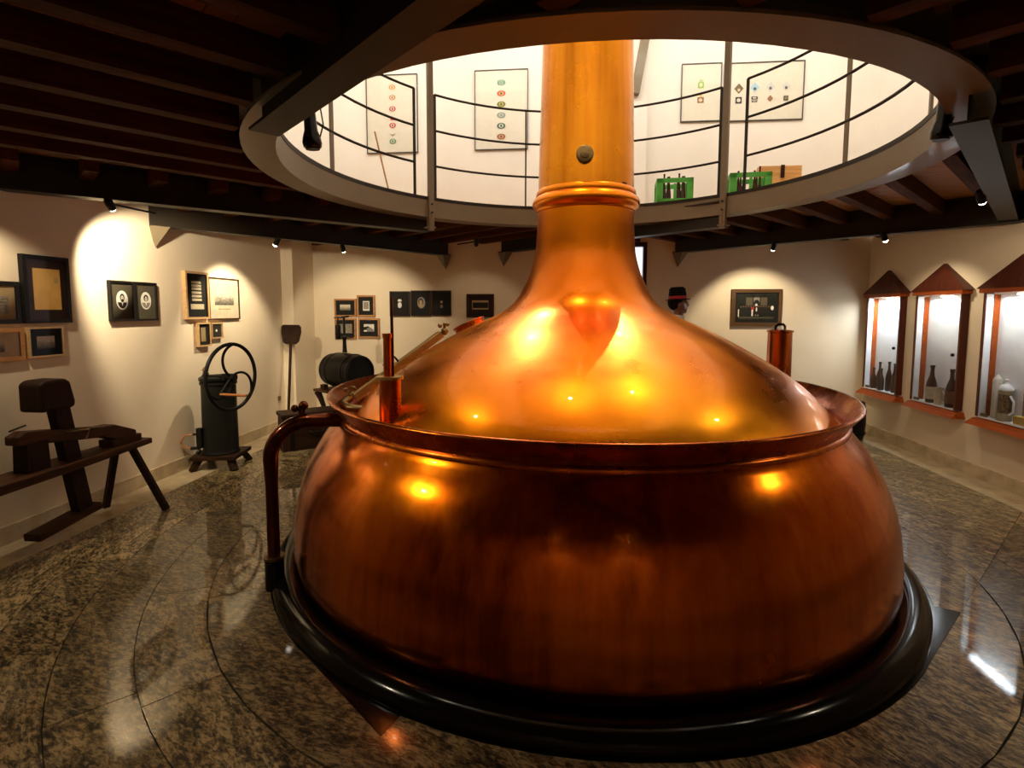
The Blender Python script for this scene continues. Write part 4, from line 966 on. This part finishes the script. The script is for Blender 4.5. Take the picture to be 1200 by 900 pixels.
# crates and board on the gallery
def crate(loc, rz, label, w_=.40, d_=.30, h_=.30):
    t = thing('bottle_crate', label, 'crate', loc, rz, 'green bottle crates on the gallery floor')
    mb = MB(); th = .012
    mb.box((0, 0, .01), (w_, d_, .02))
    for z0, z1 in ((.02, h_ * .42), (h_ - .05, h_)):
        mb.box((0, -d_ / 2 + th / 2, (z0 + z1) / 2), (w_, th, z1 - z0)); mb.box((0, d_ / 2 - th / 2, (z0 + z1) / 2), (w_, th, z1 - z0))
        mb.box((-w_ / 2 + th / 2, 0, (z0 + z1) / 2), (th, d_, z1 - z0)); mb.box((w_ / 2 - th / 2, 0, (z0 + z1) / 2), (th, d_, z1 - z0))
    mb.build('box', M['crate'], t)
    for x in (-1, 1):
        for y in (-1, 1): MB().box((x * (w_ / 2 - .035), y * (d_ / 2 - .03), h_ * .55), (.07, .06, h_ * .9)).build('corner_post', M['crate'], t)
    MB().box((0, -d_ / 2 + th / 2, h_ * .62), (.03, .014, h_ * .45)).build('divider', M['crate'], t)
    return t
c1 = W(1.12, 2.62, ZD); c2 = W(1.86, 2.35, ZD)
crate(c1, RZ_B - .08, 'green plastic bottle crate right beside the copper flue', .40, .34, .39)
crate(c2, RZ_B - .1, 'green plastic bottle crate behind the right steel post', .42, .34, .37)
CB = 'brown bottles in the green crates'
for cc, ct_, hh in ((c1, 'crate beside the flue', .435), (c2, 'crate behind the post', .385)):
    for i, x in enumerate((-.11, -.055, .055, .11)):
        for j, y in enumerate((-.07, .07)):
            side = ('outer left', 'inner left', 'inner right', 'outer right')[i]; row = 'rear' if j else 'front'
            bottle(cc + Matrix.Rotation(RZ_B - .08, 3, 'Z') @ Vector((x, y, .021)), 'brown bottle, %s row %s, in the green %s' % (row, side, ct_), hh - (.03 if (i + j) % 2 else 0), .024, None, CB)
wb = thing('wooden_box', 'flat orange wooden box with a leather strap, right of the second green crate', 'box', W(2.28, 2.6, ZD), RZ_B)
MB().box((0, 0, .262), (.46, .10, .525)).build('body', M['ply'], wb, bevel=.006)
MB().box((0.02, -.056, .46), (.04, .012, .14)).build('strap', M['oldwood'], wb)
MB().box((-.225, -.053, .262), (.016, .01, .52)).build('edge_strip', M['oldwood'], wb)
cordo = MB().tube([W(-2.02, 2.0, ZD + .02), W(-2.1, 2.0, ZD + .35), W(-2.22, 2.02, ZD + .85)], .009, 8).build('leaning_stick', M['cord'], smooth=True)
tag(cordo, 'thin tan stick leaning upright on the gallery, right of the left hanging lamp', 'stick')
sk = MB().box((0, 0, 0), (.055, .012, .055)).build('wall_socket', M['brass_dark'], loc=W(U0 + .008, 2.86, .42), rz=RZ_L)
tag(sk, 'small brass wall socket low on the left wall beside the malt shovel', 'socket')

# ------------------------------------------------------------------ person with hat behind the dome
pp = Vector((1.39, 2.30, 0.0)); PK = 1.02
person = thing('person', 'person in a dark jacket and black hat with red band, standing in profile facing right', 'person', pp); person.scale = (PK, PK, PK)
def limb(mb, pts, rs, n=8):
    for (p, q, r0, r1) in zip(pts[:-1], pts[1:], rs[:-1], rs[1:]):
        p, q = Vector(p), Vector(q)
        for i in range(n + 1):
            t = i / n; mb.ball(p + (q - p) * t, r0 + (r1 - r0) * t, 10, 6)
mb = MB()
# facing +x; local metres; feet at z=0
limb(mb, [(0, .09, .93), (.01, .10, .50), (0, .10, .09)], [.092, .062, .042]); limb(mb, [(0, -.09, .93), (-.01, -.10, .50), (-.02, -.10, .09)], [.092, .062, .042])
for y in (.10, -.10): limb(mb, [(-.04, y, .045), (.16, y * 1.1, .035)], [.042, .032])
for z, rx, ry in ((.92, .115, .165), (1.02, .11, .15), (1.12, .115, .15), (1.22, .12, .165), (1.32, .115, .175), (1.40, .09, .15)): mb.ball((0, 0, z), 1, 14, 8, (rx, ry, .085))
for s in (-1, 1):
    limb(mb, [(0, s * .175, 1.41), (-.02, s * .225, 1.13), (.05, s * .22, .88)], [.062, .048, .033])
    h0 = Vector((.065, s * .218, .82)); mb.ball(h0, 1, 10, 6, (.036, .016, .045))
    for i, (dx, ln) in enumerate(((.030, .062), (.012, .072), (-.008, .068), (-.026, .052))):
        limb(mb, [h0 + Vector((dx, 0, -.035)), h0 + Vector((dx + .008, -s * .006, -.035 - ln * .55)), h0 + Vector((dx + .008, -s * .022, -.035 - ln))], [.0095, .009, .0075], 4)
    limb(mb, [h0 + Vector((.030, 0, .01)), h0 + Vector((.052, -s * .012, -.02)), h0 + Vector((.056, -s * .02, -.045))], [.011, .010, .008], 4)
limb(mb, [(0, 0, 1.44), (.015, 0, 1.54)], [.06, .054])
hz = 1.645
mb.ball((.012, 0, hz), 1, 18, 12, (.094, .074, .108)); mb.ball((.045, 0, hz - .055), 1, 14, 8, (.062, .056, .062))
mb.ball((.085, 0, hz - .085), .024, 10, 6); limb(mb, [(.098, 0, hz + .02), (.118, 0, hz - .018)], [.012, .016], 4)
mb.ball((.100, 0, hz - .048), 1, 10, 6, (.014, .022, .007)); mb.ball((.099, 0, hz - .060), 1, 10, 6, (.013, .02, .007))
for s in (-1, 1): mb.ball((.082, s * .032, hz + .012), 1, 8, 6, (.018, .015, .010)); mb.ball((0, s * .074, hz - .01), 1, 10, 6, (.02, .010, .032))
pb = mb.build('body', [M['suit'], M['skin']], person)
rm = pb.modifiers.new('remesh', 'REMESH'); rm.mode = 'VOXEL'; rm.voxel_size = .0085
sm = pb.modifiers.new('smooth', 'SMOOTH'); sm.iterations = 4; sm.factor = .5
dg = bpy.context.evaluated_depsgraph_get(); me2 = bpy.data.meshes.new_from_object(pb.evaluated_get(dg))
pb.modifiers.clear(); pb.data = me2
me2.materials.clear(); me2.materials.append(M['suit']); me2.materials.append(M['skin'])
for p in me2.polygons:
    c = p.center; p.material_index = 1 if (c.z > 1.485 or (abs(c.y) > .17 and c.z < .875 and c.z > .6)) else 0; p.use_smooth = True
mb = MB()
for s in (-1, 1): mb.ball((.096, s * .032, hz + .012), .009, 8, 6)
mb.build('eyes', M['ink'], person, smooth=True)
mb = MB(); mb.ball((-.018, 0, hz + .015), 1, 18, 12, (.092, .082, .098)); mb.build('hair', M['felt'], person, smooth=True)
tl = Vector((.22, 0, 1))
hat = MB().lathe([(0, .0), (.132, .0), (.138, .004), (.132, .008), (.098, .012), (.097, .06), (.088, .125), (.066, .146), (.03, .130), (0, .125)], (0.0, 0, hz + .038), 32, (-.05, 0, 1)).build('hat', M['felt'], person, smooth=True)
MB().lathe([(.0985, .014), (.100, .016), (.099, .046), (.097, .048)], (0.0, 0, hz + .038), 32, (-.05, 0, 1)).build('hat_band', M['red_band'], hat, smooth=True)
MB().lathe([(.064, 0), (.072, .004), (.064, .055), (.060, .055)], (.006, 0, 1.462), 24, (.12, 0, 1)).build('shirt_collar', M['shirt'], person, smooth=True)
mb = MB(); mb.add([(.10, -.045, 1.45), (.10, .045, 1.45), (.128, 0, 1.28)], [(0, 1, 2)]); mb.build('shirt_front', M['shirt'], person)
